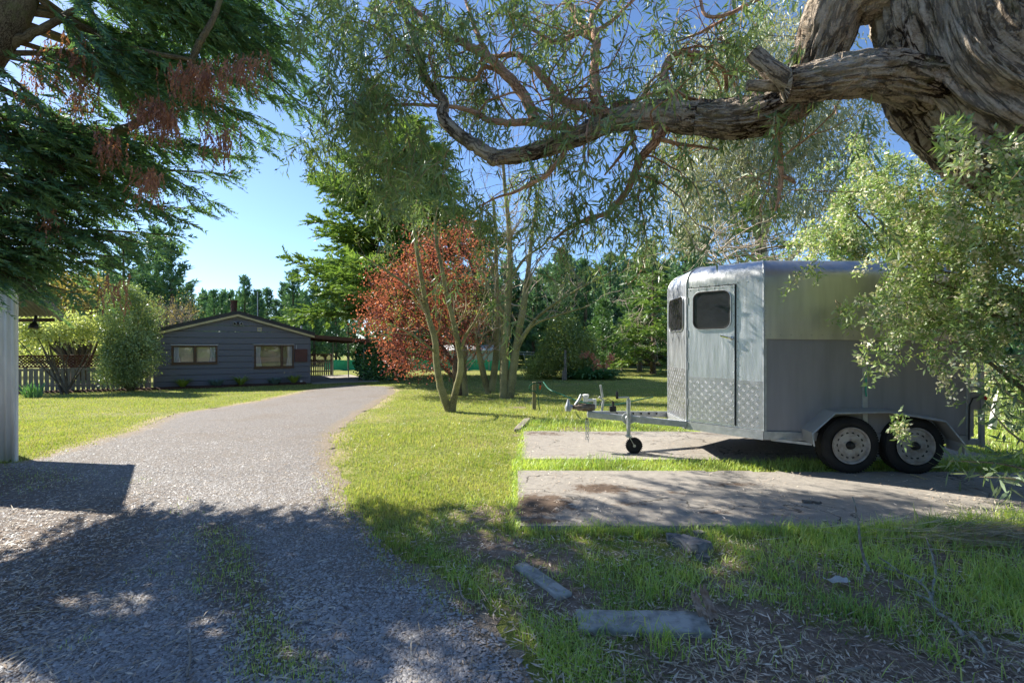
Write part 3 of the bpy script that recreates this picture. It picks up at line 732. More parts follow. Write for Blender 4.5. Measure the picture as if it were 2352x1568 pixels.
# roof: two sheets with ribs, dark barge over cream trim
rf = None
for sgn in (-1, 1):
    mb = MB(); mid = HWD / 2
    ue = mid + sgn * (mid + .16); ze = EAVE - (PEAK - EAVE) * .16 / mid
    p0, p1 = hw(mid, -.18, PEAK + .12), hw(ue, -.18, ze + .12)
    n_ = nrm(np.cross(p1 - p0, e2)); n_ = n_ if n_[2] > 0 else -n_
    mb.box(p0, p1 - p0, e2 * (HDP + .4), n_ * .03)
    for j in range(13):
        t = j / 12; mb.bar(p0 + n_ * .04 + e2 * (HDP + .4) * t, p1 + n_ * .04 + e2 * (HDP + .4) * t, .04, .03, n_)
    rf = mb.build('roof', m_roof, house)
    mb = MB(); q0, q1 = hw(mid, -.2, PEAK + .015), hw(ue, -.2, ze + .015)
    mb.add([q0, q1, q1 + ez * .10, q0 + ez * .10, q0 + e2 * .03, q1 + e2 * .03, q1 + ez * .10 + e2 * .03, q0 + ez * .10 + e2 * .03], [(0, 1, 2, 3), (4, 7, 6, 5), (0, 4, 5, 1), (3, 2, 6, 7), (1, 5, 6, 2)])
    mb.build('bargeboard', m_roof, house)
    mb = MB(); q0, q1 = hw(mid, -.19, PEAK - .075), hw(ue, -.19, ze - .075)
    mb.add([q0, q1, q1 + ez * .088, q0 + ez * .088, q0 + e2 * .17, q1 + e2 * .17, q1 + ez * .088 + e2 * .17, q0 + ez * .088 + e2 * .17], [(0, 1, 2, 3), (4, 7, 6, 5), (0, 4, 5, 1), (3, 2, 6, 7), (1, 5, 6, 2)])
    mb.build('cream_trim', m_cream, house, label='cream trim strip under the dark bargeboard')
mb = MB(); mb.lathe(hw(2.93, 2.2, 3.0), ez, [(0, .13), (.62, .13), (.62, .15), (.66, .15), (.66, .135), (.86, .135), (.88, .15), (.95, .15)], 14); mb.build('chimney_flue', m_flue, house, True)
mb = MB(); mb.tube([hw(3.95, 2.4, 2.8), hw(3.95, 2.4, 4.45)], .022, 8); mb.build('aerial_pole', m_whitep, house)
mb = MB(); mb.tube([hw(5.9, 2.0, 2.2), hw(5.9, 2.0, 2.78)], .05, 10); mb.build('vent_pipe', m_whitep, house)
for wi, (a, b, c, d) in enumerate(WIN):
    wn = MB(); f = .055
    wn.box(hw(a, -.045, c), e1 * (b - a), e2 * .1, ez * f).box(hw(a, -.045, d - f), e1 * (b - a), e2 * .1, ez * f)
    wn.box(hw(a, -.044, c + f), e1 * f, e2 * .098, ez * (d - c - 2 * f)).box(hw(b - f, -.044, c + f), e1 * f, e2 * .098, ez * (d - c - 2 * f))
    ms = a + (b - a) * (.5 if wi == 0 else .69)
    wn.box(hw(ms - .04, -.043, c + f), e1 * .08, e2 * .096, ez * (d - c - 2 * f))
    win = wn.build('window', m_frame, house, bevel=.004)
    mb = MB(); mb.box(hw(a - .02, -.075, d + .002), e1 * (b - a + .04), e2 * .09, ez * .02); mb.build('window_flashing', m_whitep, win)
    mb = MB(); mb.box(hw(a - .01, -.07, c - .035), e1 * (b - a + .02), e2 * .11, ez * .033); mb.build('sill', m_frame, win)
    for x0, x1 in ((a + f, ms - .04), (ms + .04, b - f)):
        mb = MB(); mb.box(hw(x0, .0, c + f), e1 * (x1 - x0), e2 * .005, ez * (d - c - 2 * f)); mb.build('pane', m_glass, win)
        mb = MB()      # thin dark sash bead round each pane
        for (o0, aa, bb) in ((hw(x0, -.012, c + f), e1 * (x1 - x0), ez * .018), (hw(x0, -.012, d - f - .018), e1 * (x1 - x0), ez * .018), (hw(x0, -.011, c + f + .018), e1 * .018, ez * (d - c - 2 * f - .036)), (hw(x1 - .018, -.011, c + f + .018), e1 * .018, ez * (d - c - 2 * f - .036))):
            mb.box(o0, aa, e2 * .01, bb)
        mb.build('sash', m_black, win)
    mb = MB(); mb.box(hw(a - .05, .13 if wi == 0 else .45, c - .1), e1 * (b - a + .1), e2 * .01, ez * (d - c + .2))
    mb.build('blind' if wi == 0 else 'room_wall', m_blind if wi == 0 else m_room, win)
    for (x0, x1, sl_) in ((a + f, a + f + .22, 1), (b - f - .22, b - f, -1)):
        rows = []
        for zz in (c + .02, (c + d) / 2, d - .02):
            k_ = 1.0 if zz > d - .1 else (.9 if zz > c + .1 else 1.25)
            xs = np.linspace(0, 1, 22); L_ = (x1 - x0) * k_
            rows.append([hw((x0 + t * L_) if sl_ > 0 else (x1 - (1 - t) * L_), .07 + .022 * math.sin(t * 30), zz) for t in xs])
        MB().grid(rows).build('curtain', m_curtain, win, True)
mb = MB(); mb.box(hw(5.32, -.10, 1.02), e1 * .55, e2 * .09, ez * .6); mbx = mb.build('meter_box', m_redpanel, house, bevel=.008)
mb = MB(); mb.tube([hw(5.4, -.05, 1.62), hw(5.4, -.05, 1.8)], .008, 6); mb.build('conduit', m_whitep, mbx)
mb = MB(); vz = 2.42
mb.box(hw(3.78, -.05, vz), e1 * .17, e2 * .03, ez * .03).box(hw(3.78, -.05, vz + .14), e1 * .17, e2 * .03, ez * .03).box(hw(3.78, -.049, vz + .03), e1 * .03, e2 * .028, ez * .11).box(hw(3.92, -.049, vz + .03), e1 * .03, e2 * .028, ez * .11)
ve = mb.build('wall_vent', m_cream, house)
for j in range(4): MB().box(hw(3.81, -.045 + .002 * j, vz + .034 + j * .027), e1 * .11, e2 * .012, ez * .018).build('louvre', m_shedw, ve)
mb = MB(); mb.box(hw(2.97, -.075, 2.74), e1 * .1, e2 * .05, ez * .08); fl = mb.build('floodlight_bracket', m_black, house)
for s_ in (-1, 1):
    c0 = hw(3.02 + s_ * .07, -.09, 2.78); ax = nrm(e1 * s_ * .5 - e2 * .8 - ez * .35)
    mb = MB(); mb.lathe(c0, ax, [(0, .02), (.05, .035), (.09, .065), (.11, .068)], 14); l_ = mb.build('floodlight', m_whitep, fl, True)
    MB().lathe(c0 + ax * .112, ax, [(0, .058), (.006, .05)], 14).build('lens', m_tint, l_)
MB().box(hw(5.55, -.1, .02), e1 * .1, e2 * .08, ez * .13).build('tap_box', m_whitep, house, bevel=.005)
# carport
cp = thing('carport', hw(7.3, 2, 0), 'flat brown carport roof leaning on the right side of the house', 'carport')
def cz(u): return 2.26 - (u - 6.1) * .075
c0, c1 = hw(6.2, -.1, cz(6.2) - .03), hw(8.75, -.1, cz(8.75) - .03)
MB().box(c0, c1 - c0, e2 * 5.6, ez * .03).build('roof_sheet', m_under, cp)
MB().box(c0 + e2 * -.035 - ez * .1, c1 - c0, e2 * .03, ez * .17).build('fascia', m_carp, cp)
MB().box(c1 + e1 * .003 - ez * .1 - e2 * .03, e1 * .03, e2 * 5.6, ez * .16).build('fascia', m_carp, cp)
for j in range(5): MB().box(hw(6.2, .5 + j * 1.1, cz(6.2) - .13), hw(8.7, 0, cz(8.7)) - hw(6.2, 0, cz(6.2)), e2 * .05, ez * .095).build('rafter', m_carp, cp)
for j in range(4): MB().box(hw(6.55 + j * .65, .0, cz(6.55 + j * .65) - .17), e2 * 5.4, e1 * .045, ez * .035).build('purlin', m_under, cp)
for u_, w_ in ((7.95, 4.6), (8.5, 3.2), (8.6, .3)): MB().tube([hw(u_, w_, -.02), hw(u_, w_, cz(u_) - .14)], .03, 10).build('post', m_galv, cp, True)
MB().box(hw(6.05, -.6, -.05), e1 * 3.1, e2 * 6.3, ez * .075).build('floor_slab', m_cfloor, cp)
# ------------------------------------------------------------------ fences
def picket_fence(p, q, n, hp, zl0, zl1, label, gname=None, wd=.115, ground=HG):
    p, q = np.array((*p, ground)), np.array((*q, ground)); t = nrm(q - p); L = np.linalg.norm(q - p); nv = np.array((t[1], -t[0], 0))
    if nv[1] > 0: nv = -nv
    fe = thing('picket_fence', p, label, 'fence')
    base_me = None
    for i in range(n):
        c = p + t * (i + .5) * L / n
        if base_me is None:
            mb = MB(); mb.prism([(-wd / 2, 0, 0), (wd / 2, 0, 0), (wd / 2, 0, hp), (-wd / 2, 0, hp)], (0, .018, 0))
            o = mb.build('picket', m_picket, None); base_me = o.data; o.parent = fe
        else:
            o = bpy.data.objects.new('picket', base_me); col.objects.link(o); o.parent = fe
        o.location = tuple(c - p + ez * R.uniform(.0, .02) + nv * R.uniform(.03, .036)); o.rotation_euler = (R.normal(0, .008), R.normal(0, .012), math.atan2(t[1], t[0]) + R.normal(0, .02))
        o.scale = (R.uniform(.9, 1.05), 1, R.uniform(.985, 1.01))
    for z in (.22, hp - .1): MB().box(p + ez * z - nv * .02, t * L, -nv * .04, ez * .08).build('rail', m_picket, fe)
    for z in (zl0, zl1 - .05): MB().box(p + ez * z + nv * .02, t * L, -nv * .045, ez * .05).build('lattice_rail', m_lattice, fe)
    mb = MB(); hz_ = zl1 - zl0 - .1; st = .11; s = -hz_
    while s < L:
        for dz, off in ((1, .004), (-1, .016)):
            a, b = max(s, 0), min(s + hz_, L)
            if b - a > .03:
                za, zb = (a - s) / hz_, (b - s) / hz_
                if dz < 0: za, zb = 1 - za, 1 - zb
                A = p + t * a + ez * (zl0 + .05 + za * hz_) - nv * off; B = p + t * b + ez * (zl0 + .05 + zb * hz_) - nv * off
                mb.bar(A, B, .008, .032, nv if False else np.cross(nv, nrm(B - A)))
        s += st
    la = mb.build('lattice', m_lattice, fe); la['kind'] = 'stuff'
    k = max(2, int(L / 2.2) + 1)
    for i in range(k):
        c = p + t * (L * i / (k - 1)); MB().box(c - t * .05 - nv * .14, t * .1, nv * .1, ez * (zl1 + .02)).build('post', m_picket, fe, bevel=.005)
    return fe
fa = hw(-.14, -.05, 0)[:2]
picket_fence((-19.2, 17.55), fa, 32, .92, .94, 1.41, 'grey picket fence topped with red brown lattice left of the house')
picket_fence(hw(6.35, 6.0, 0)[:2], hw(8.15, 6.0, 0)[:2], 15, .85, .86, 1.29, 'short picket and lattice fence behind the carport', wd=.075)
# garden bed along house and fence
def ribbon(name, pts, wd, z, mat, label, cat, nseg=24):
    rows = []
    pts = np.array(pts, float)
    for a, b in zip(pts[:-1], pts[1:]):
        for k in range(nseg):
            c = a + (b - a) * k / nseg; t = nrm(b - a); n = np.array((t[1], -t[0])); n = n if n[1] < 0 else -n
            ww = wd * (1 + .18 * R.normal())
            rows.append([(*(c + n * ww * s), z + hh) for s, hh in ((-.05, -.05), (0, .06), (.4, .09), (.8, .06), (1.0, -.03))])
    o = MB().grid(rows).build(name, mat, None, True); return tag(o, label, cat, kind='structure')
ribbon('garden_bed', [(-19.4, 17.4), tuple(hw(0, -.03, 0)[:2]), tuple(hw(6.0, -.03, 0)[:2])], .62, HG, m_mulch, 'bark mulch bed along the house and fence', 'garden bed')
# ------------------------------------------------------------------ corrugated shed at the left edge
shed = thing('corrugated_shed', (-7.6, 6.4, 0), 'white corrugated iron shed corner at the left edge', 'shed')
def corr(p, a, b, amp, pitch, nv, name, mat, thick=.004):
    """corrugated sheet: waves along a, straight along b"""
    p, a, b, nv = (np.asarray(q, float) for q in (p, a, b, nv)); L = np.linalg.norm(a); n = int(L / pitch * 8) + 1
    rows = []
    for s in (0, 1):
        rows.append([p + a * i / n + b * s + nv * amp * math.sin(2 * math.pi * L / pitch * i / n) for i in range(n + 1)])
    o = MB().grid(rows).build(name, mat, shed, True)
    m = o.modifiers.new('thick', 'SOLIDIFY'); m.thickness = thick
    return o
wc = np.array((-6.46, 6.28, -.02))
corr(wc, (-2.0, .05, 0), (0, 0, 2.45), .011, .085, (0, -1, 0), 'wall_sheet', m_corr)
corr(wc + (-.01, .012, 0), (-.8, .66, 0), (0, 0, 1.9), .011, .085, (.66, .8, 0), 'wall_sheet', m_corr)
MB().tube([wc + (-.005, .02, 0), wc + (-.005, .02, 2.4)], .022, 8).build('corner_flashing', m_corr, shed, True)
rb = np.array((-6.92, 7.40, 1.96)); rt = np.array((-6.30, 6.02, 2.56)); lf = np.array((-2.2, .35, 0))
corr(rb, lf, rt - rb, .013, .085, nrm(np.cross(rt - rb, lf)), 'roof_sheet', m_corr2)
MB().bar(rb + (.03, 0, -.03), rt + (.03, 0, -.03), .035, .12).build('bargeboard', m_corr2, shed)
MB().bar(rb + (-.05, -.06, -.06), rb + lf + (-.05, -.06, -.06), .05, .05).build('eave_beam', m_under, shed)
lc = rb + (-.22, -.15, -.1)
mb = MB(); mb.tube([lc + (0, 0, .1), lc + (0, -.02, 0)], .02, 8).lathe(lc + (0, -.02, .0), (0, -.25, -1), [(0, .02), (.03, .045), (.08, .06), (.1, .055)], 14)
mb.build('lamp', m_black, shed, True)

# ------------------------------------------------------------------ yard things beyond the lawn
def P2(px, d): return np.array(((px - CX) / F * d, d, float(gz(0, d))))
nf = thing('shade_net_fence', P2(900, 35), 'low turquoise shade net fence across the back lawn', 'fence')
a, b = P2(745, 35), P2(1178, 34.5)
rows = [[a + (b - a) * t + ez * (z + .02 * math.sin(t * 40) + .015 * math.sin(t * 97)) + np.array((0, .05 * math.sin(t * 60), 0)) for t in np.linspace(0, 1, 60)] for z in (.02, .4, .76)]
MB().grid(rows).build('net', m_net, nf)
for t in np.linspace(0, 1, 9): MB().tube([a + (b - a) * t, a + (b - a) * t + ez * .9], .025, 6).build('post', m_galv, nf)
psh = thing('garden_shed', P2(1095, 38), 'pale low shed with white roof behind the shade net', 'shed')
q = P2(1020, 38); L_ = P2(1150, 38)[0] - q[0]
MB().box(q, (L_, 0, 0), (0, 2.2, 0), (0, 0, 1.45)).build('wall', m_shedw, psh)
MB().add([q + (-.15, -.2, 1.42), q + (L_ + .15, -.2, 1.42), q + (L_ + .15, 1.1, 1.85), q + (-.15, 1.1, 1.85), q + (-.15, 2.4, 1.42), q + (L_ + .15, 2.4, 1.42)], [(0, 1, 2, 3), (3, 2, 5, 4)]).build('roof', m_shedr, psh)
for t in (.02, .27, .52, .76, .97): MB().box(q + (L_ * t, -.03, 0), (.05, 0, 0), (0, .025, 0), (0, 0, 1.42)).build('batten', m_corr2, psh)
cl = thing('pipe_frame', P2(1195, 30), 'pale metal clothes line frame on the back lawn', 'clothes line')
c = P2(1195, 30)
for pts in ([c + (-.7, 0, 1.28), c + (.9, .1, 1.22)], [c + (-.7, .6, 1.4), c + (.9, .5, 1.36)], [c + (-.5, 0, 0), c + (-.2, .3, 1.3)], [c + (.5, .3, 0), c + (.2, .3, 1.3)]):
    MB().tube(pts, .022, 6).build('pipe', m_galv, cl)
ff = thing('post_and_wire_fence', P2(1500, 33), 'post and wire paddock fence beyond the lawn', 'fence')
fp = [P2(1428, 32), P2(1464, 33), P2(1503, 33), P2(1540, 32.5), P2(1640, 32), P2(1800, 30)]
for i, c in enumerate(fp): MB().tube([c - ez * .05, c + ez * (1.15 if i else 1.25)], .06 if i == 0 else .045, 8).build('post', m_greypost, ff, True)
for z in (.35, .65, .9, 1.05): MB().tube([c + ez * z + np.array((0, -.05, 0)) for c in fp], .007, 4).build('wire', m_wire, ff)
# ------------------------------------------------------------------ horse trailer
TU = np.array((.9986, -.052)); TV = np.array((.052, .9986)); TC = np.array((2.98, 5.72)); TW = 2.22; TL = 2.33; NA, NB = .70, .66
def tl(u, v, z): p = TC + TU * u + TV * v; return np.array((p[0], p[1], z - .014 * u))
tu, tv = np.array((*TU, -.014)), np.array((*TV, 0))
trailer = thing('horse_trailer', tl(1.0, TW / 2, .05), 'grey and bare aluminium tandem axle horse trailer parked on concrete strips', 'trailer')
plan = [(0, 0), (TL, 0), (TL, TW), (0, TW), (-NA, TW - NB), (-NA, NB)]
def inset(poly, d):
    out = []; n = len(poly)
    for i in range(n):
        p0, p1, p2 = (np.array(poly[(i + k) % n], float) for k in (-1, 0, 1))
        n1 = nrm(np.array((-(p1 - p0)[1], (p1 - p0)[0]))); n2 = nrm(np.array((-(p2 - p1)[1], (p2 - p1)[0])))
        b = nrm(n1 + n2); out.append(p1 + b * d / np.dot(b, n1))
    return out
ZB, ZS, ZT, ZR = .50, 1.60, 2.30, 2.556
roll = [(0.0, ZT)] + [(.26 * (1 - math.cos(a)), ZT + (ZR - ZT) * math.sin(a)) for a in np.linspace(.16, math.pi / 2, 9)]
names = ['side_panel', 'rear_panel', 'side_panel', 'corner_panel', 'front_panel', 'corner_panel']
for i in range(6):
    j = (i + 1) % 6; z0 = ZS if i in (0, 2) else ZB
    rows = [[tl(*(np.array(plan[i]) + (np.array(plan[j]) - np.array(plan[i])) * t), z0) for t in np.linspace(0, 1, 13)]]
    for k in range(1, 6):
        rows.append([tl(*(np.array(plan[i]) + (np.array(plan[j]) - np.array(plan[i])) * t), z0 + (ZT - z0) * k / 6) for t in np.linspace(0, 1, 13)])
    for d, z in roll:
        q = inset(plan, d); rows.append([tl(*(q[i] + (q[j] - q[i]) * t), z) for t in np.linspace(0, 1, 13)])
    MB().grid(rows).build(names[i], m_alu2 if i in (0, 1, 2) else m_alu, trailer, True)
q = inset(plan, .26)
cx_ = np.mean(q, 0); MB().add([tl(*p, ZR) for p in q] + [tl(*cx_, ZR + .02)], [(k, (k + 1) % 6, 6) for k in range(6)]).build('roof', m_alu2, trailer)
# lower ply panels, uprights, rail
for vv in (0, TW):
    s = 1 if vv == 0 else -1
    for a, b in ((.03, 1.13), (1.19, TL - .03)):
        MB().box(tl(a, vv + s * .012, .5), tu * (b - a), tv * s * .02, ez * (ZS - .47)).build('ply_panel', m_greypaint, trailer)
    for a, w_ in ((.0, .035), (1.13, .06), (TL - .035, .035)):
        MB().box(tl(a, vv + s * .002, .47), tu * w_, tv * s * .03, ez * (ZS - .45)).build('upright', m_galv, trailer, bevel=.003)
    MB().box(tl(0, vv - s * .006, ZS - .012), tu * TL, tv * s * .02, ez * .02).build('panel_lip', m_alu2, trailer)
    MB().box(tl(-.02, vv - s * .004, .395), tu * (TL + .03), tv * s * .06, ez * .1).build('chassis_rail', m_galv, trailer, bevel=.004)
MB().box(tl(-NA + .05, .68, .41), tu * (NA + TL - .05), tv * (TW - 1.36), ez * .085).build('floor', m_under, trailer)
MB().box(tl(0, .08, .412), tu * TL, tv * (TW - .16), ez * .08).build('floor', m_under, trailer)
for p, q2 in (((0, 0), (-NA, NB)), ((0, TW), (-NA, TW - NB))):
    MB().bar(tl(*p, .445), tl(*q2, .445), .05, .10).build('chassis_rail', m_galv, trailer)
MB().bar(tl(-NA, NB, .445), tl(-NA, TW - NB, .445), .05, .098).build('chassis_rail', m_galv, trailer)
# corner trims
for (u_, v_) in (plan[0], plan[5], plan[4]):
    pts = [tl(u_, v_, .5), tl(u_, v_, ZT)]; idx = plan.index((u_, v_))
    pts += [tl(*inset(plan, d)[idx], z) for d, z in roll[1:]]
    MB().tube(pts, .011, 8).build('corner_trim', m_galv, trailer, True)
# door on the near corner facet
fd = nrm(tl(0, 0, 0)[:2] - tl(-NA, NB, 0)[:2]); FL = math.hypot(NA, NB); fdir = np.array((*fd, 0)); fn = np.array((fd[1], -fd[0], 0))
if fn[1] > 0: fn = -fn
F0 = tl(-NA, NB, 0); F0[2] = 0
def fp_(s, z, o=0.0): return F0 + fdir * s * FL + ez * z + fn * o
def rrect(a, b, c, d, r, pf, o, n=6):
    pts = []
    for cxx, czz, a0 in ((b - r / FL, d - r, 0), (a + r / FL, d - r, 90), (a + r / FL, c + r, 180), (b - r / FL, c + r, 270)):
        for k in range(n + 1):
            t = math.radians(a0 + 90 * k / n); pts.append(pf(cxx + r / FL * math.cos(t), czz + r * math.sin(t), o))
    return pts
door = MB(); door.prism([fp_(.035, .53, .014), fp_(.655, .53, .014), fp_(.655, 2.255, .014), fp_(.035, 2.255, .014)], fn * -.013)
door = door.build('door', m_alu, trailer, bevel=.003)
for a, b, c, d in ((.022, .034, .52, 2.26), (.657, .672, .52, 2.26), (.022, .672, 2.257, 2.268)):
    MB().prism([fp_(a, c, .004), fp_(b, c, .004), fp_(b, d, .004), fp_(a, d, .004)], fn * -.003).build('door_seal', m_black, door)
MB().prism(rrect(.115, .593, 1.73, 2.19, .09, fp_, .02), fn * -.005).build('window', m_tint, door)
def ring(pf, o, a, b, c, d, r, rad, name, mat, par):
    pts = rrect(a, b, c, d, r, pf, o); pts.append(pts[0]); pts.append(pts[1]); return MB().tube(pts, rad, 6, False).build(name, mat, par, True)
ring(fp_, .021, .112, .596, 1.727, 2.193, .092, .010, 'window_seal', m_black, door)
ring(fp_, .024, .100, .608, 1.715, 2.205, .10, .006, 'window_trim', m_alu, door)
hb = fp_(.615, 1.60, .03)
MB().lathe(hb - fn * .016, fn, [(0, .024), (.012, .024), (.02, .014), (.035, .012)], 14).tube([hb + fn * .012, hb + fn * .014 - fdir * .05 + ez * .012, hb + fn * .012 - fdir * .125 + ez * .03], [.011, .012, .009], 8).build('handle', m_chrome, door, True)
for z in (.72, 1.2, 1.62, 2.05): MB().tube([fp_(.028, z, .012), fp_(.028, z + .09, .012)], .009, 6).build('hinge', m_galv, door)
# tread plate
def tread(pf, a, b, c, d, fl, t1, nn, par, mats=m_tread):
    MB().prism([pf(a, c, .0155), pf(b, c, .0155), pf(b, d, .0155), pf(a, d, .0155)], nn * -.003).build('tread_plate', mats, par)
    mb = MB(); st = .052; W_ = (b - a) * fl
    for iy in range(int((d - c) / st)):
        for ix in range(int(W_ / st)):
            s = a + (ix + .5) * st / fl; z = c + (iy + .5) * st; sg = 1 if (ix + iy) % 2 else -1
            for kk in (-1, 0, 1):
                ce = pf(s, z, .0165); ax = nrm(t1 + ez * sg); pe = nrm(t1 * -sg + ez)
                p0 = ce + pe * kk * .0125 - ax * .017; p1 = ce + pe * kk * .0125 + ax * .017
                wv = pe * .0036
                mb.add([p0, (p0 + p1) / 2 + wv, p1, (p0 + p1) / 2 - wv, (p0 + p1) / 2 + nn * .0013], [(0, 1, 4), (1, 2, 4), (2, 3, 4), (3, 0, 4)])
    o = mb.build('tread_pattern', mats, par); o['kind'] = 'stuff'
tread(fp_, .04, .65, .54, 1.10, FL, fdir, fn, door)
tread(lambda s, z, o: fp_(s, z, o - .012), .68, .985, .52, 1.085, FL, fdir, fn, trailer)
N0 = tl(-NA, TW - NB, 0); N0[2] = 0; nd = np.array((*(-TV), 0)); NL = TW - 2 * NB; nn_ = np.array((*(-TU), 0))
def np_(s, z, o=0.0): return N0 + nd * s * NL + ez * z + nn_ * o
tread(lambda s, z, o: np_(s, z, o - .012), .02, .975, .52, 1.20, NL, nd, nn_, trailer)
MB().prism(rrect(.12, .86, 1.73, 2.16, .09, np_, .009), nn_ * -.006).build('front_window', m_tint, trailer)
ring(np_, .009, .115, .865, 1.725, 2.165, .092, .009, 'window_seal', m_black, trailer)
ring(np_, .011, .10, .88, 1.712, 2.178, .10, .006, 'window_trim', m_alu, trailer)
# rivets, joined (a few pixels each)
mb = MB()
def rivet(c, n):
    mb.lathe(c, n, [(0, .008), (.003, .006), (.005, .002)], 6)
for k in range(8): rivet(fp_(.06 + k * .125, 2.285, .001), fn)
for k in range(16): rivet(fp_(.69, .62 + k * .104, .001), fn); rivet(tl(.022, -.001, 1.63 + k * .042), -tv)
for k in range(20): rivet(tl(.08 + k * .118, -.001, 1.64), -tv)
for k in range(6): rivet(fp_(.06 + k * .11, 2.235, .015), fn)
for k in range(12): rivet(fp_(.645, .62 + k * .14, .015), fn)
o = mb.build('rivets', m_galv, trailer); o['kind'] = 'stuff'
# mudguards
prof = [(.45, .39), (.43, .53), (.68, .765), (1.27, .79), (1.87, .70), (2.07, .45), (2.07, .34)]
for vv, s in ((0, 1), (TW, -1)):
    mb = MB(); rows = []
    for o_, lift in ((.0, .012), (-.225, 0), (-.235, -.022)):
        rows.append([tl(u_, vv + s * o_, z + lift) for u_, z in prof])
    g = MB().grid(rows).build('mudguard', m_guard, trailer); m = g.modifiers.new('thick', 'SOLIDIFY'); m.thickness = .006
    b_ = g.modifiers.new('bevel', 'BEVEL'); b_.width = .012; b_.segments = 2; b_.limit_method = 'ANGLE'; b_.angle_limit = math.radians(25)
    MB().tube([tl(u_, vv - s * .235, z - .012) for u_, z in prof], .009, 6).build('mudguard_lip', m_galv, trailer, True)
    MB().bar(tl(.1, vv + s * .03, .395), tl(.47, vv - s * .15, .385), .012, .03).build('guard_stay', m_galv, trailer)
# wheels
RT = .325
def wheel(u_, v_, s, first=None):
    c = tl(u_, v_, 0); c[2] = .035 + RT; ax = -tv * s
    wn = MB(); pr = [(-.03, .205), (-.005, .222), (.006, .255), (.0, .29), (-.014, .312), (-.03, RT - .003), (-.05, RT - .006), (-.055, RT), (-.09, RT), (-.095, RT - .006), (-.1, RT), (-.14, RT), (-.17, .312), (-.185, .28), (-.185, .21)]
    wn.lathe(c, ax, pr, 48)
    w_ = wn.build('wheel', m_rubber, trailer, True, label=None)
    mb = MB()
    for k in range(64):      # shoulder tread blocks
        a = 2 * math.pi * k / 64; x = np.cross(ax, ez); rd = nrm(x * math.cos(a) + ez * math.sin(a)); tg = np.cross(ax, rd)
        for off in (-.032, -.16): mb.box(c + rd * (RT - .012) + ax * off - tg * .010 - ax * .012, tg * .020, ax * .026, rd * .0125)
    o = mb.build('tread_blocks', m_rubber, w_); o['kind'] = 'stuff'
    MB().lathe(c, ax, [(-.02, .20), (.004, .213), (.008, .209), (.002, .196), (-.03, .182), (-.045, .165), (-.032, .15), (-.02, .125), (-.018, .108), (-.026, .092), (-.028, .045), (-.1, .04)], 48).build('rim', m_rim, w_, True)
    rim = bpy.data.objects[-1] if False else None
    mb = MB()
    for k in range(14):
        a = 2 * math.pi * k / 14; x = nrm(np.cross(ax, ez)); rd = nrm(x * math.cos(a) + ez * math.sin(a))
        mb.lathe(c + rd * .139 - ax * .0235, nrm(ax - rd * .45), [(0, .0165), (.004, .0165)], 10)
    o = mb.build('vent_holes', m_black, w_); o['kind'] = 'stuff'
    MB().lathe(c - ax * .03, ax, [(0, .05), (.02, .048), (.03, .042), (.05, .03), (.062, .028), (.064, .022)], 20).build('hub', m_black, w_, True)
    for k in range(5):
        a = 2 * math.pi * (k + .3) / 5; x = nrm(np.cross(ax, ez)); rd = x * math.cos(a) + ez * math.sin(a)
        MB().lathe(c + rd * .066 - ax * .026, ax, [(0, .012), (.016, .011), (.019, .006)], 6).build('wheel_nut', m_rim, w_)
    return w_
for u_ in (.925, 1.640):
    wheel(u_, -.12, 1)
    wheel(u_, TW + .12, -1)
for u_ in (.925, 1.64): MB().tube([tl(u_, -.02, .385), tl(u_, TW + .02, .385)], .028, 8).build('axle', m_black, trailer)
# drawbar
AP = tl(-1.953, TW / 2, .50)
ap2 = AP.copy()
near_end, far_end = tl(-NA, NB - .02, .46), tl(-NA, TW - NB + .02, .46)
MB().bar(ap2 + tv * -.02, near_end, .05, .085).build('drawbar', m_galv, trailer, bevel=.005)
MB().bar(ap2 + tv * .02, far_end, .05, .085).build('drawbar', m_galv, trailer, bevel=.005)
bd = -np.array((*TU, 0))
mb = MB(); mb.box(ap2 - bd * .06 - tv * .035 + ez * .045, bd * .14, tv * .07, ez * .012)
mb.lathe(ap2 - bd * .1 + ez * .10, bd, [(0, .045), (.02, .052), (.24, .052), (.26, .035), (.33, .03)], 16); cup = mb.build('coupling', m_rust, trailer, True)
hd = ap2 + bd * .28 + ez * .10
MB().lathe(hd + ez * -.055, ez, [(0, .045), (.05, .05), (.09, .035), (.13, .022), (.17, .012)], 14).tube([hd - bd * .06, hd - bd * .01], .035, 10).build('coupling_head', m_galv, cup, True)
MB().tube([hd - bd * .1 + ez * .03, hd - bd * .16 + ez * .11, hd - bd * .19 + ez * .18], [.016, .022, .02], 8).build('coupling_handle', m_galv, cup, True)
c_ = ap2 - bd * .10
MB().tube([c_ + ez * .08, c_ + ez * .22], .022, 8).tube([c_ + ez * .2, c_ + ez * .2 + bd * .12], .022, 8).lathe(c_ + ez * .18 + bd * .13, ez, [(0, .035), (.06, .036), (.065, .045), (.10, .045), (.105, .03)], 14).build('fluid_reservoir', m_whitep, trailer, True)
MB().tube([c_ - bd * .1 + ez * .05, c_ - bd * .12 + ez * .2, c_ - bd * .06 + ez * .25], .018, 8).tube([c_ - bd * .11 + ez * .24, c_ - bd * .08 + ez * .42], .016, 8).build('brake_lever', m_galv, trailer, True)
MB().box(ap2 - bd * .42 + ez * .03 + tv * .1, bd * .09, tv * .07, ez * .07).tube([ap2 - bd * .38 + tv * .13 + ez * .1, ap2 - bd * .38 + tv * .13 + ez * .17], .018, 8).tube([ap2 - bd * .38 + tv * .13 + ez * .17, ap2 - bd * .30 + tv * .1 + ez * .21, ap2 - bd * .2 + tv * .06 + ez * .17, ap2 - bd * .15 + ez * .1], .006, 6).build('brake_cable_box', m_black, trailer, True)
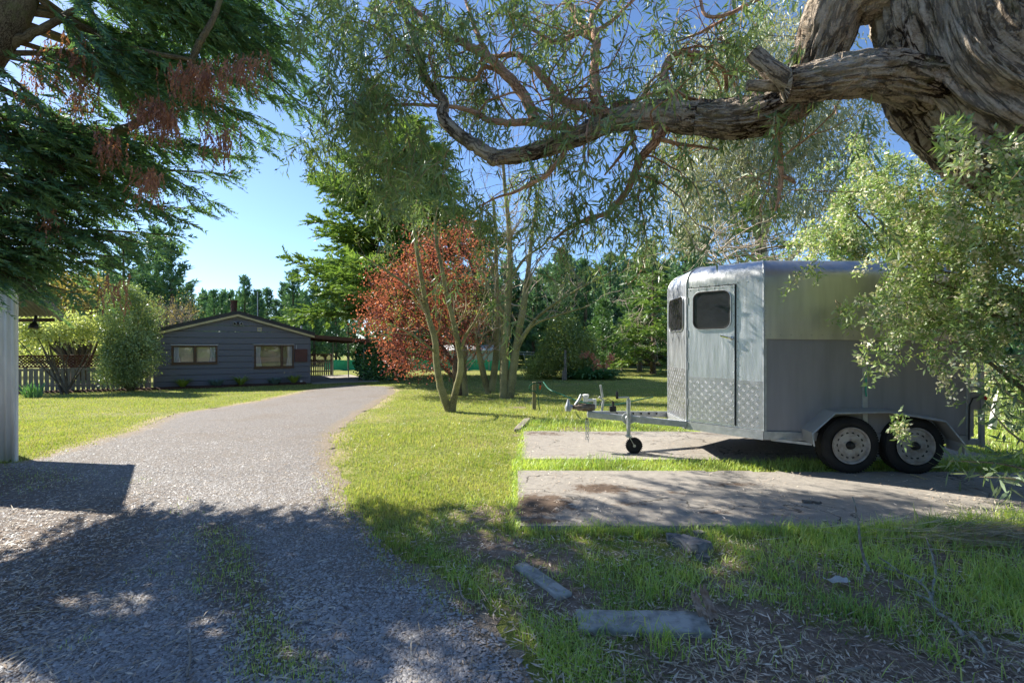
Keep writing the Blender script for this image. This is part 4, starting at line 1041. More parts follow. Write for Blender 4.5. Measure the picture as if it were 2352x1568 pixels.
# cable clips along the far beam
for k in range(6):
    c = ap2 + (far_end - ap2) * (.35 + k * .1) - tv * .028; MB().box(c - tu * .008, tu * .016, -tv * .012, ez * .03).build('cable_clip', m_black, trailer)
# jockey wheel
jt = .42; JP = ap2 + (near_end - ap2) * jt - tv * .075; JP = np.array(JP)
jz = .035 + .105
mb = MB(); mb.tube([(JP[0], JP[1], jz + .13), (JP[0], JP[1], .78)], .027, 12); jk = mb.build('jockey_stand', m_galv, trailer, True)
mb = MB(); mb.tube([(JP[0], JP[1], jz + .11), (JP[0], JP[1], .45)], .020, 10).tube([JP * (1, 1, 0) + (0, 0, .775), JP * (1, 1, 0) + (0, 0, .80), JP * (1, 1, 0) + (-.04, 0, .80), JP * (1, 1, 0) + (-.16, -.01, .795)], .011, 8); mb.build('jockey_crank', m_galv, jk, True)
MB().lathe(JP * (1, 1, 0) + (-.16, -.01, .78), (0, 0, 1), [(0, .016), (.01, .02), (.09, .019), (.1, .015)], 12).build('crank_grip', m_black, jk, True)
mb = MB(); mb.lathe(ap2 + (near_end - ap2) * jt - tv * .02, -tv, [(0, .085), (.02, .085), (.022, .05), (.05, .04)], 16).bar((JP[0] - .02, JP[1] - .02, .45), (JP[0] + .06, JP[1] - .05, .47), .014, .014).box(ap2 + (near_end - ap2) * (jt + .12) - tv * .045 - ez * .05, tu * .09, tv * .012, ez * .10); mb.build('jockey_clamp', m_galv, jk, True)
jc = np.array((JP[0] + .075, JP[1], jz))
MB().lathe(jc - tv * .03, tv, [(0, .06), (-.004, .075), (.004, .095), (.015, .106), (.045, .106), (.056, .095), (.064, .075), (.06, .06)], 28).build('jockey_tyre', m_rubber, jk, True)
mb = MB()
for k in range(26):
    a = 2 * math.pi * k / 26; rd = tu * math.cos(a) + ez * math.sin(a); tg = np.cross(rd, tv); mb.box(jc + rd * .1 - tg * .007 - tv * .028, tg * .014, tv * .056, rd * .012)
o = mb.build('tread_blocks', m_rubber, jk); o['kind'] = 'stuff'
mb = MB(); mb.lathe(jc - tv * .028, tv, [(0, .062), (.0, .055), (.008, .05), (.05, .05), (.056, .062)], 20).lathe(jc - tv * .032, tv, [(0, .02), (.07, .02)], 12)
for k in range(6):
    a = math.pi * k / 3; mb.bar(jc - tv * .015, jc - tv * .015 + (tu * math.cos(a) + ez * math.sin(a)) * .055, .014, .014, tv)
mb.build('jockey_rim', m_galv, jk, True)
mb = MB()
for s in (-1, 1): mb.bar(np.array((JP[0], JP[1], jz + .13)) + tv * s * .045, jc + tv * s * .045, .006, .045, tv)
mb.box(np.array((JP[0] - .035, JP[1], jz + .12)) - tv * .05, tu * .07, tv * .1, ez * .02); mb.build('jockey_fork', m_galv, jk)
# safety chain, link by link
ch = MB().lathe(ap2 + bd * .02 - ez * .06 - tv * .06, tv, [(0, .016), (.02, .016)], 8).build('safety_chain', m_rust, trailer)
def link(c, d1, d2, par):
    a = np.linspace(0, 2 * math.pi, 13); pts = [c + d1 * (.022 * math.cos(t)) + d2 * (.012 * math.sin(t)) for t in a] ; pts.append(pts[1])
    MB().tube(pts, .0042, 5, False).build('chain_link', m_galv, par, True)
for st_ in (0, 1):
    for k in range(9 - st_):
        c = ap2 + bd * (.0 + st_ * .03) - tv * .05 - ez * (.08 + k * .036); link(c, ez, tu if k % 2 else tv, ch)
# rear frame
rz = .42
MB().box(tl(TL + .0, .05, .38), tu * .20, tv * .06, ez * .07).build('tail_beam', m_galv, trailer, bevel=.004)
MB().box(tl(TL + .0, TW - .1, .38), tu * .20, tv * .06, ez * .07).build('tail_beam', m_galv, trailer, bevel=.004)
MB().bar(tl(TL + .18, .06, .36), tl(TL + .17, .06, 1.28), .045, .04, tu).bar(tl(TL + .17, .06, 1.28), tl(TL + .06, .06, 1.75), .045, .04, tu).build('ramp_frame', m_galv, trailer)
MB().box(tl(TL + .01, .04, 1.02), tu * .17, tv * .04, ez * .05).build('ramp_hinge_bar', m_galv, trailer)
MB().box(tl(TL + .02, .05, .80), tu * .14, tv * .03, ez * .20).build('light_board', m_guard, trailer)
MB().box(tl(TL + .03, .05, .48), tu * .055, tv * .03, ez * .32).build('light_bracket', m_galv, trailer)
MB().lathe(tl(TL + .19, .05, .93), tu, [(0, .03), (.02, .03), (.025, .02)], 10).build('tail_lamp', m_redlens, trailer, True)
MB().tube([tl(TL - .02, -.01, .45), tl(TL - .015, -.012, .85), tl(TL + .03, .0, .93), tl(TL + .13, .03, .95)], .008, 6).build('cable', m_black, trailer, True)
MB().tube([tl(1.16, -.004, 1.18), tl(1.162, -.012, 1.1), tl(1.158, -.01, 1.0), tl(1.165, -.012, .93)], .007, 6).build('cord', m_net, trailer, True)
MB().box(tl(1.98, -.003, ZS - .1), tu * .12, tv * .004, ez * .025).build('plate_sticker', m_alu, trailer)

# ------------------------------------------------------------------ tap post with hose, posts, mesh fence
tp = thing('tap_post', G(1227, 942), 'short green treated timber post holding the garden hose', 'post')
c = G(1227, 942); hp_ = .74
MB().box(c - (.045, .045, .05), (.09, 0, 0), (0, .09, 0), (0, 0, hp_)).build('post', m_post, tp, bevel=.006)
top = c + ez * (hp_ - .08)
MB().tube([top + (.05, -.02, 0), top + (.2, -.03, .03)], .016, 8).tube([top + (.15, -.03, .03), top + (.15, -.03, -.05)], .02, 8).build('tap', m_black, tp, True)
hs = thing('garden_hose', c, 'green garden hose looped from the tap post across the lawn', 'hose')
b0 = top + (.15, -.05, -.1)
pts = [top + (.22, -.03, .03)] + [P(x, y, d) for x, y, d in ((1262, 894, 10.4), (1290, 906, 10.2), (1330, 921, 9.9), (1370, 929, 9.6), (1420, 928, 9.8), (1470, 917, 10.5), (1500, 912, 11.2))]
pts = [np.array((p[0], p[1], max(p[2], .02))) for p in pts]
q, r_ = smooth_path(pts, [.014] * len(pts), 6); MB().tube(q, r_, 6).build('hose_run', m_hose, hs, True)
pts = [top + (.05, -.03, .02), top + (-.1, -.06, -.05), top + (-.11, -.05, -.16), top + (.02, -.07, -.2), top + (.09, -.06, -.3), c + (.1, -.06, .25), c + (.12, -.06, .02)]
q, r_ = smooth_path(pts, [.014] * len(pts), 5); MB().tube(q, r_, 6).build('hose_loop', m_hose, hs, True)
pts = [top + (.06, -.03, .02), top + (.1, -.07, -.25), top + (.16, -.08, -.22), top + (.17, -.05, -.08)]
q, r_ = smooth_path(pts, [.012] * len(pts), 5); MB().tube(q, r_, 6).build('hose_loop', m_hose, hs, True)
MB().lathe(top + (.15, -.03, -.05), (0, 0, -1), [(0, .022), (.03, .03), (.07, .026), (.1, .018)], 10).build('hose_connector', m_orangep, hs, True)
sp = G(1297, 872)
gpst = thing('grey_garden_post', sp, 'weathered grey timber post standing among the shrubs', 'post')
MB().tube([sp - ez * .05, sp + (.02, 0, .7), sp + (.03, 0, 1.55)], [.075, .07, .06], 7).build('post', m_greypost, gpst, True)
for k in range(3): MB().tube([sp + (-.12 + k * .09, -.1, 0), sp + (-.1 + k * .08, -.08, .5 + .12 * k)], .04, 6).build('split_rail', m_greypost, gpst)
# white post and welded mesh behind the trailer
mf = thing('mesh_fence', P(2270, 960, 8.6) * (1, 1, 0), 'galvanised welded mesh fence behind the right end of the trailer', 'fence')
a, b = np.array((8.0, 9.0, .1)), np.array((10.4, 8.4, .1)); mb = MB()
for z in np.linspace(0, 1.15, 11): mb.tube([a + ez * z, b + ez * z], .004, 4)
for t in np.linspace(0, 1, 26): mb.tube([a + (b - a) * t, a + (b - a) * t + ez * 1.15], .004, 4)
o = mb.build('mesh', m_wire, mf); o['kind'] = 'stuff'
MB().bar(a + (-.2, 0, 1.2), b + (0, 0, 1.22), .05, .09).build('top_rail', m_post, mf)
for t in (0, .5, 1): MB().tube([a + (b - a) * t - ez * .1, a + (b - a) * t + ez * 1.25], .05, 8).build('post', m_greypost, mf, True)
wp = thing('leaning_white_post', (8.05, 8.1, 0), 'pale flaking post leaning beside the mesh fence', 'post')
MB().bar(P(2278, 985, 8.0), P(2306, 838, 8.0), .08, .06, (0, 1, 0)).build('post', m_whitep, wp)
# ------------------------------------------------------------------ the great gum leaning in from the right
C3 = lambda x, y: (x * .3906 + 673.75, y * .3906)
C4 = lambda x, y: (x * .3906 + 1433.25, y * .3906)
C5 = lambda x, y: ((1000 + x / 1.568) * .6125, (700 + y / 1.568) * .6125)
def barkdisp(a, l, r):
    ca, sa = math.cos(a + .25 * math.sin(l * 1.3)), math.sin(a + .25 * math.sin(l * 1.3))
    v = .17 * mnoise.noise((ca * 1.1, sa * 1.1, l * .9))
    rg = 1 - abs(mnoise.noise((ca * 4.2, sa * 4.2, l * .75 + 9)))
    rg2 = 1 - abs(mnoise.noise((ca * 9.5 + 5, sa * 9.5, l * 1.7)))
    fi = mnoise.noise((ca * 22, sa * 22, l * 5))
    return r * (v + .16 * (rg - .8) + .09 * (rg2 - .8) + .02 * fi)
gum = thing('gum_tree', (6.7, 4.0, 0), 'huge old rough barked gum tree leaning in from the right edge', 'tree')
tp_ = [np.array((6.9, 3.95, -.1)), np.array((6.75, 3.95, 1.0)), P(2880, 480, 4.0), P(2680, 330, 4.0), P(2480, 268, 4.0), P(2330, 228, 4.0), P(2225, 160, 4.02), P(2185, 50, 4.05), P(2170, -100, 4.15), P(2140, -330, 4.4), P(2100, -650, 4.9)]
q, r_ = smooth_path(tp_, [1.05, .85, .74, .70, .70, .68, .60, .51, .48, .45, .38], 24)
def trunkdisp(a, l, r):
    tw = a + .22 * math.sin(l * 1.2); ca, sa = math.cos(tw), math.sin(tw)
    n1 = mnoise.noise((ca * 3.3, sa * 3.3, l * .7 + 3)); n2 = mnoise.noise((ca * 8 + 7, sa * 8, l * 1.6)); n3 = mnoise.noise((ca * 17, sa * 17 + 2, l * 4.2)); n4 = mnoise.noise((ca * 40, sa * 40, l * 14))
    cr = -(max(0, 1 - abs(n1) * 5)) ** 1.6 * .085 - (max(0, 1 - abs(n2) * 4)) ** 1.6 * .07
    return r * .17 * mnoise.noise((ca * 1.1, sa * 1.1, l * .9)) + cr + .035 * n2 + .034 * n3 + .016 * n4
wd = Wood(); wd.tube(q, r_, 230, trunkdisp); wd.build('trunk', m_bark_gum, gum)
wd = Wood(); LIMBS = []
def limb(pts, r0, r1, disp=False, n=10, sub=6, wood=None, keep=True, wob=.12, cap=False):
    """pts: (px, py, depth); radii in picture pixels"""
    Q = [P(*p) for p in pts]; k = len(pts)
    rr = [(r0 + (r1 - r0) * (i / (k - 1))) * pts[i][2] / F for i in range(k)]
    q, r_ = smooth_path(Q, rr, sub, 0 if disp else wob)
    (wood or wd).tube(q, r_, n, (lambda a, l, r: min(.4, r * 2.6) * trunkdisp(a, l * 1.8, r)) if disp else None)
    if cap: (wood or wd).cap(q[-1], q[-1] - q[-2], r_[-1], n)
    if keep: LIMBS.append((q, r_))
    return q, r_
# main drooping limb
L0 = [(2040, -60, 4.1), (1925, 10, 4.25), (1888, 105, 4.35), (1855, 190, 4.45), (1790, 245, 4.55), (1700, 272, 4.7), (1600, 272, 4.85)]
Q = [P(*p) for p in L0]; q, r_ = smooth_path(Q, [.33, .25, .225, .23, .22, .19, .165], 18); wd.tube(q, r_, 84, lambda a, l, r: .45 * trunkdisp(a, l * 1.6, r))
L1 = [(1600, 272, 4.85), (1500, 264, 5.0), (1400, 281, 5.15), (1300, 325, 5.3), (1200, 355, 5.45), (1135, 362, 5.55)]
Q = [P(*p) for p in L1]; q, r_ = smooth_path(Q, [.165, .14, .118, .10, .09, .085], 16); wd.tube(q, r_, 48, lambda a, l, r: .25 * trunkdisp(a, l * 2, r)); LIMBS.append((q, r_))
limb([(1135, 362, 5.55)] + [(*C3(x, y), d) for x, y, d in ((1050, 845, 5.6), (900, 730, 5.7), (878, 640, 5.8), (880, 590, 5.9), (790, 480, 6.0), (740, 320, 6.1), (700, 200, 6.2), (650, 90, 6.3), (600, -40, 6.4))], 17, 4, n=12)
limb([(1145, 360, 5.55), (1128, 372, 5.5)], 15, 12, cap=True, keep=False)
# broken limb
q, r_ = limb([(2230, 240, 4.1), (2100, 190, 3.92), (2010, 172, 3.88), (1930, 176, 3.88), (1850, 192, 3.9), (1805, 196, 3.92)], 62, 36, True, 64, 16, cap=True, keep=False)
limb([(1830, 200, 3.9), (1800, 178, 3.9), (1760, 150, 3.92), (1728, 122, 3.94)], 27, 19, True, 16, 6, cap=True, keep=False)
limb([(1820, 190, 3.95), (1765, 196, 3.98), (1716, 196, 4.0)], 18, 12, True, 14, 6, cap=True, keep=False)
o = wd.build('main_limb', m_bark_gum, gum)
# red-brown secondary branches
wd = Wood()
def br(pts, r0, r1, d0, d1, c=C3, n=8):
    k = len(pts); return limb([(*c(x, y), d0 + (d1 - d0) * i / (k - 1)) for i, (x, y) in enumerate(pts)], r0 * .39, r1 * .39, n=n)
br([(1720, 790), (1540, 740), (1400, 715), (1260, 725), (1130, 700), (1050, 650), (900, 625), (700, 615), (530, 620)], 30, 6, 5.2, 6.0)
br([(1430, 720), (1340, 540), (1240, 430), (1150, 340), (1020, 260), (930, 220), (840, 150), (720, 70), (600, -40)], 34, 12, 5.4, 6.6, n=10)
br([(1870, 700), (1720, 630), (1580, 590), (1500, 490), (1400, 380), (1310, 320), (1230, 330), (1150, 330)], 34, 10, 5.1, 6.2)
br([(1840, 700), (1790, 600), (1770, 500), (1775, 350), (1778, 200), (1720, 170), (1680, 120), (1620, 20), (1560, -80)], 36, 14, 5.1, 5.8, n=10)
br([(1775, 210), (1680, 190), (1560, 250), (1480, 220), (1350, 130), (1250, 60)], 20, 6, 5.6, 6.4)
br([(1745, 180), (1760, 90), (1820, 0), (1860, -80)], 18, 8, 5.7, 6.0)
br([(1785, 180), (1880, 120), (1980, 20), (2060, -40)], 14, 6, 5.6, 6.2)
br([(2255, 630), (2200, 520), (2185, 420), (2220, 340), (2290, 310), (2390, 325), (2480, 365), (2540, 440), (2545, 540)], 28, 10, 4.9, 5.6)
br([(490, 360), (560, 380), (620, 430), (660, 520), (670, 590)], 14, 6, 5.3, 5.7, C4)
br([(500, 400), (560, 500), (580, 600)], 9, 4, 5.4, 5.7, C4)
br([(2190, 740), (2120, 850), (2050, 920), (2000, 1030), (1960, 1130), (1850, 1250), (1750, 1280), (1650, 1320), (1530, 1410)], 30, 8, 4.9, 5.8)
br([(2010, 800), (1950, 880), (1890, 960), (1830, 1030)], 14, 5, 5.1, 5.5)
br([(890, 760), (915, 900), (922, 1020), (912, 1150), (890, 1240)], 26, 6, 4.6, 4.7, C4)
br([(925, 1035), (970, 1050), (1010, 1078)], 16, 9, 4.65, 4.6, C4)
br([(210, 820), (330, 850), (430, 860), (560, 880)], 14, 6, 4.9, 5.2, C4)
br([(1600, 890), (1500, 1020), (1400, 1080), (1300, 1130), (1200, 1160), (1100, 1210)], 16, 4, 5.2, 6.0)
br([(1860, 690), (1900, 610), (2000, 600), (2060, 570), (2180, 540)], 22, 8, 5.2, 5.6)
br([(2050, 580), (2100, 480), (2180, 420)], 10, 4, 5.4, 5.8)
br([(745, 325), (620, 240), (520, 180), (400, 120)], 13, 5, 6.1, 6.5)
br([(1150, 335), (1090, 220), (1040, 80), (1000, -40)], 18, 8, 5.9, 6.4)
br([(1230, 430), (1120, 395), (1070, 470), (960, 460), (840, 450)], 16, 5, 5.9, 6.3)
br([(1520, 590), (1520, 640), (1525, 690)], 10, 6, 5.4, 5.3)
br([(840, 170), (760, 170), (680, 240)], 12, 5, 6.2, 6.5)
br([(1710, 850), (1712, 960)], 9, 8, 5.2, 5.2)
br([(450, 0), (480, 90), (600, 90), (780, 0), (900, -60)], 9, 12, 5.2, 5.0, C4)
br([(300, 250), (450, 190), (600, 110)], 5, 9, 5.4, 5.1, C4)
tips = []
cand = [(q, r_) for q, r_ in LIMBS]
for q, r_ in cand:
    for i in range(2, len(q), 2):
        if r_[i] < .075 and R.random() < .42:
            d = nrm(R.normal(0, 1, 3) * (1, .8, .5) + (0, 0, .05)); grow(wd, q[i], d, R.uniform(.35, .75), max(min(r_[i] * .4, .014), .006), 2, 4, .7, -.08, (1, 2), tips, .22, .65, 4)
wd.build('branches', m_bark_red, gum)
tips = np.array([t[0] for t in tips])
tips = tips[R.random(len(tips)) < .15]
# leaf masses (px, py, rx, ry, number of clumps)
MASS = [(800, 40, 110, 70, 95), (850, 140, 95, 80, 95), (810, 250, 70, 70, 70), (850, 330, 90, 70, 95), (920, 420, 90, 70, 95), (985, 480, 60, 60, 60), (880, 230, 80, 60, 50),
        (1000, 60, 90, 60, 60), (1060, 130, 70, 60, 35), (950, 330, 60, 60, 50), (1030, 420, 60, 45, 40), (1150, 50, 90, 50, 50), (1200, 130, 80, 50, 40), (1260, 30, 80, 40, 40), (1120, 240, 80, 50, 28), (1330, 90, 70, 60, 26), (1290, 190, 70, 50, 18),
        (1400, 30, 60, 40, 26), (1480, 60, 80, 50, 32), (1560, 30, 60, 40, 30), (1440, 150, 70, 50, 22), (1520, 190, 50, 50, 22), (1580, 110, 50, 50, 26), (1680, 60, 60, 60, 38), (1640, 150, 60, 50, 26), (1740, 20, 50, 30, 22), (1350, 20, 80, 30, 30),
        (1440, 430, 70, 60, 55), (1380, 490, 80, 55, 60), (1480, 500, 45, 40, 30), (1330, 540, 50, 35, 22), (1200, 400, 70, 40, 30), (1180, 470, 50, 50, 22), (1280, 420, 50, 40, 14), (1480, 330, 50, 40, 14), (1000, 380, 60, 40, 40), (1090, 470, 40, 40, 18),
        (800, -90, 160, 80, 50), (1100, -90, 200, 80, 40), (1500, -90, 220, 80, 40), (730, 130, 40, 60, 22), (745, 260, 30, 50, 16)]  # unseen masses above the frame are added to cast shade
cen = []
for x, y, rx, ry, n in MASS:
    for _ in range(max(1, int(n * (.7 if x < 1100 and y > 350 else 1.3 if x < 1010 else (.3 if 1050 < x < 1700 and 0 < y < 300 else .55)) / 11))):       # leafy boughs hang in tresses with gaps between
        a, b = R.normal(0, .55, 2); bc = P(x + a * rx, y + b * ry, R.uniform(5.0, 9.0) if x < 1300 else R.uniform(4.9, 6.4))
        cen.append(bc)
wd = Wood(); nodes = []
for bc in cen: nodes += strands(np.array(bc), int(R.integers(5, 9)), (.13, .13, .10), .5, 9, .45, wd, .0045)
for tpos in tips: nodes += strands(tpos, 2, .05, .35, 7, .5, wd, .004)
nodes = np.vstack(nodes)
build_np('leaves', clumps(nodes, .018, 3, .14, .021, hang=1.3), 4, m_gum, gum)
wd.build('twigs', m_bark_red, gum)

# ------------------------------------------------------------------ conifers
def conifer(name, base, Hh, R_, z0, nb, mat, bark, label, cat='tree', rise=.25, droop=.15, k=12, ll=.3, lw=.07, sL=.6, trunk_r=.2, lean=(0, 0), shape=.8, az=None, dens=1.0, group=None, rnd=.3, flat=True, sp=.32):
    t = thing(name, base, label, cat, group); base = np.array(base, float)
    wd = Wood(); top = base + (lean[0], lean[1], Hh)
    tr = np.array([base + (top - base) * s + np.array((math.sin(s * 5) * .05, math.cos(s * 4) * .05, 0)) * Hh * .1 for s in np.linspace(0, 1, 9)])
    wd.tube(tr, np.linspace(trunk_r, .02, 9), 10); wd.build('trunk', bark, t)
    wd = Wood(); pos, dr, ln = [], [], []
    for i in range(nb):
        s = z0 + (1 - z0) * (i + R.random()) / nb; z = s * Hh
        rr = R_ * ((1 - (s - z0) / (1 - z0)) ** shape) * R.uniform(1 - rnd, 1 + rnd * .6) + .25
        a = R.uniform(0, 2 * math.pi) if az is None else R.uniform(*az)
        d = np.array((math.cos(a), math.sin(a), 0)); sd = np.array((-d[1], d[0], 0)); p = base + (top - base) * s
        rs = rise * R.uniform(.5, 1.5)
        f = lambda t_: p + d * rr * t_ + ez * rr * (rs * t_ - droop * t_ * t_)
        m = 7; wd.tube(np.array([f(t_) for t_ in np.linspace(0, 1, m)]), np.linspace(max(.012, trunk_r * .22 * (1 - s * .6)), .006, m), 5)
        nk = max(3, int(rr / sp * dens))
        for j in range(nk):
            t_ = .22 + .78 * (j + R.random()) / nk
            for sg in (-1, 1):
                c = f(t_); bl = rr * (.42 * (1.05 - t_) + .10)
                dd = nrm(d * .75 + sd * sg * .75 + ez * (rs - droop * t_ + R.normal(0, .15)))
                for e in range(max(1, int(bl / (sL * .55)))):
                    pos.append(c + dd * bl * e / max(1, int(bl / (sL * .55))) + R.normal(0, .05, 3)); dr.append(nrm(dd + R.normal(0, .25, 3))); ln.append(sL * R.uniform(.7, 1.2))
        pos.append(f(.85)); dr.append(nrm(d + ez * rs * .6)); ln.append(sL * 1.2)
    wd.build('branches', bark, t)
    V = spray(np.array(pos), np.array(dr), np.array(ln), k, ll, lw, .65, droop * .9, flat)
    build_np('crown', V, 3, mat, t)
    return t
# big macrocarpa between carport and copper tree
b = P2(915, 27)
conifer('macrocarpa_tree', b, 14.0, 5.9, .17, 150, m_mac, m_bark_dark, 'large golden green macrocarpa rising behind the carport and red tree', k=14, ll=.36, lw=.115, sL=.75, trunk_r=.4, rise=.42, droop=.22, shape=.5, rnd=.32, sp=.34)

# the overhanging cypress at the upper left
cy = thing('cypress_tree', (-6.9, 4.5, 0), 'drooping dark cypress overhanging the driveway at upper left with brown dead sprays', 'tree')
wd = Wood()
tr = [(-7.1, 4.4, -.1), (-6.7, 4.5, 1.5), (-6.1, 4.75, 3.2), tuple(P(12, 40, 5.0)), (-4.95, 5.15, 6.4), (-4.6, 5.3, 8.5), (-4.4, 5.4, 11)]
q, trr = smooth_path(tr, [.34, .27, .21, .17, .15, .10, .03], 8); wd.tube(q, trr, 16, lambda a, l, r: .5 * barkdisp(a, l * 2, r)); wd.build('trunk', m_bark_con, cy)
TRK = q
ENDS = [(705, 55, 6.2), (700, 95, 6.3), (715, 135, 6.5), (640, 150, 6.1), (718, 265, 6.5), (705, 205, 6.3), (660, 240, 6.2), (640, 310, 6.4), (700, 180, 6.8), (600, 335, 6.3), (545, 360, 6.2), (520, 400, 6.1), (475, 455, 6.0), (440, 480, 6.2), (400, 500, 5.9), (380, 540, 6.1), (330, 560, 5.8), (270, 590, 5.8), (240, 610, 5.9), (168, 672, 5.5), (100, 600, 5.6), (10, 590, 5.1), (200, 540, 5.5), (300, 470, 5.7), (60, 520, 5.2), (240, 430, 5.5), (350, 390, 5.8), (450, 340, 6.0), (130, 420, 5.3), (540, 260, 6.0), (420, 240, 5.7), (300, 320, 5.6), (200, 300, 5.4), (550, 150, 5.9), (620, 60, 6.0), (480, 70, 5.7), (400, 130, 5.6), (330, 190, 5.5), (500, 200, 6.2), (250, 90, 5.4), (150, 160, 5.2), (300, 20, 5.5), (560, 0, 5.8), (650, -40, 6.0), (40, 330, 5.0), (90, 230, 5.1), (30, 430, 5.0),
        (620, -140, 6.2), (500, -120, 5.4), (350, -110, 5.6), (200, -130, 5.0), (690, -200, 6.6), (560, -260, 6.0), (380, -300, 5.5), (600, -380, 5.8), (450, -420, 5.2), (700, -330, 6.6), (300, -470, 5.0), (-150, 250, 5.0), (-260, 120, 4.8), (-90, 40, 4.7), (-330, 330, 5.0), (-200, 420, 4.6), (-60, 330, 4.6), (-420, 180, 4.4), (-120, 150, 4.2)]  # ends above and left of the frame are added to shade the foreground
wd = Wood(); pos, dr, ln = [], [], []
bp = []
for i, e in enumerate(ENDS):
    e = (e[0], e[1], e[2] + 1.5 * float(ss(280, 690, e[0])))
    E = P(*e)
    zst = np.clip(E[2] + R.uniform(-.7, .9), 2.2, 10.5); s = TRK[np.argmin(abs(TRK[:, 2] - zst))]
    hd = E - s; L = np.linalg.norm(hd); mid = (s + E) / 2 + ez * L * R.uniform(.02, .10) + R.normal(0, .06, 3) * L * .4
    f = lambda t_: s * (1 - t_) ** 2 + 2 * mid * t_ * (1 - t_) + E * t_ * t_
    pts = np.array([f(t_) for t_ in np.linspace(0, 1, 9)]); r0 = .012 + .012 * L
    wd.tube(pts, np.linspace(r0, .006, 9), 6); bp.append(pts)
    d0 = nrm(hd * (1, 1, .4)); nk = int(L / (.12 if e[1] > -50 and e[0] > -20 else .22))
    for j in range(nk):
        t_ = .15 + .85 * (j + R.random()) / nk; c = f(t_); tg = nrm(f(min(t_ + .05, 1.02)) - f(t_ - .05)); sd = nrm(np.cross(tg, ez))
        for sg in (-1, 1):
            bl = (.95 * (1.02 - t_) + .2) * R.uniform(.6, 1.1); dd = nrm(tg * .8 + sd * sg * .65 + ez * R.normal(-.12, .15))
            m = max(1, int(bl / .17))
            if bl > .35: wd.tube(np.array([c, c + dd * bl * .5, c + dd * bl - ez * .06]), [.007, .005, .003], 3)
            for g_ in range(m):
                pos.append(c + dd * bl * (g_ + R.random() * .6) / m - ez * .04 * g_); dr.append(nrm(dd + sd * R.normal(0, .5) + R.normal(0, .2, 3) - ez * .15)); ln.append(R.uniform(.22, .4))
    for _ in range(3): pos.append(E + R.normal(0, .03, 3)); dr.append(nrm(d0 + R.normal(0, .25, 3))); ln.append(R.uniform(.3, .45))
# three heavier boughs seen through the foliage
for pts in ([(-10, 480, 5.1), (140, 385, 5.4), (260, 310, 5.6), (360, 255, 5.8), (425, 185, 5.9), (450, 115, 5.9), (475, 70, 5.9), (497, 25, 5.95), (520, -60, 6.0)], [(0, 110, 5.0), (60, 85, 5.05), (110, 60, 5.1), (160, 30, 5.2), (230, -20, 5.3)], [(0, 15, 5.0), (150, 45, 5.3), (300, 110, 5.6), (450, 140, 5.9)]):
    limb(pts, 11, 5, wood=wd, n=8, keep=False)
wd.build('branches', m_bark_con, cy)
pos = np.array(pos); dr = np.array(dr); ln = np.array(ln)
build_np('foliage', spray(pos, dr, ln * .92, 21, .115, .024, .78, .18), 3, m_cyp, cy)
# dead hanging sprays
D = [(165, 110, 45, 40, 60), (105, 130, 40, 40, 45), (60, 200, 30, 40, 30), (440, 155, 70, 25, 75), (545, 140, 45, 25, 40), (350, 240, 60, 30, 80), (385, 255, 25, 20, 40), (245, 320, 40, 30, 40), (340, 400, 40, 25, 45), (500, 300, 50, 25, 40), (270, 640, 40, 20, 16), (110, 480, 30, 20, 22), (190, 190, 40, 40, 35), (600, 130, 30, 20, 18), (480, 180, 40, 25, 30)]
pd = []
for x, y, rx, ry, n in D:
    for _ in range(n): a, b_ = R.normal(0, .5, 2); pd.append(P(x + a * rx, y + b_ * ry, R.uniform(5.0, 5.5)))
pd = np.array(pd); dd = nrm(np.array([0, 0, -1.0]) + R.normal(0, .25, pd.shape) * (1, 1, .3))
build_np('dead_foliage', spray(pd, dd, R.uniform(.15, .34, len(pd)), 16, .06, .016, .45, .2, False), 3, m_dead, cy)

# pines: four prototypes, copied
def pine_proto(name, Hh, R_, seed, mat=m_pine, full=False):
    root = thing(name, (0, 0, 0), '', 'tree'); wd = Wood()
    wd.tube(np.array([(0, 0, 0), (0, 0, Hh * .5), (.05, 0, Hh)]), [.17, .1, .02], 7); wd.build('trunk', m_bark_dark, root)
    pos, dr, ln = [], [], []
    for i in range(int(Hh / .42)):
        z = .9 + i * .42; s = z / Hh
        if s > .97: break
        rr = R_ * (1 - s) ** 1.0 * R.uniform(.7, 1.2) + .12
        for _ in range(7 if not full else 9):
            a = R.uniform(0, 6.283); d = np.array((math.cos(a), math.sin(a), .35 + .5 * s))
            m = max(2, int(rr / .3))
            for j in range(m):
                t_ = (j + .6) / m; pos.append(np.array((0, 0, z)) + d * rr * t_ + R.normal(0, .06, 3) + ez * .1 * t_ * t_ * rr); dr.append(nrm(d + ez * (.3 + .5 * t_) + R.normal(0, .3, 3))); ln.append(R.uniform(.3, .5))
    for j in range(5): pos.append(np.array((.05, 0, Hh - .15 * j - .2))); dr.append(ez + R.normal(0, .08, 3)); ln.append(.35)
    build_np('crown', spray(np.array(pos), np.array(dr), np.array(ln), 13, .40, .085, .75, 0, False), 3, mat, root)
    return root
protos = [pine_proto('pine_tree', 8, 1.5, 1), pine_proto('pine_tree', 8, 1.25, 2), pine_proto('pine_tree', 8, 1.9, 3), pine_proto('pine_tree', 8, 2.4, 4, m_pine_young, True)]
usedp = set()
def pine(kind, px, top, d, label, group=None, wide=1.0):
    pr = protos[kind]
    if kind in usedp:
        r = pr.copy(); col.objects.link(r)
        for chd in [c for c in bpy.data.objects if c.parent == pr]:
            c = chd.copy(); col.objects.link(c); c.parent = r
    else: r = pr; usedp.add(kind)
    hh = (HY - top) / F * d + H + .25
    r.location = ((px - CX) / F * d, d, -.27); s = hh / 8.0; r.scale = (s * wide, s * wide, s); r.rotation_euler = (0, 0, R.uniform(0, 6.28))
    r['label'] = label; r['category'] = 'tree'
    if group: r['group'] = group
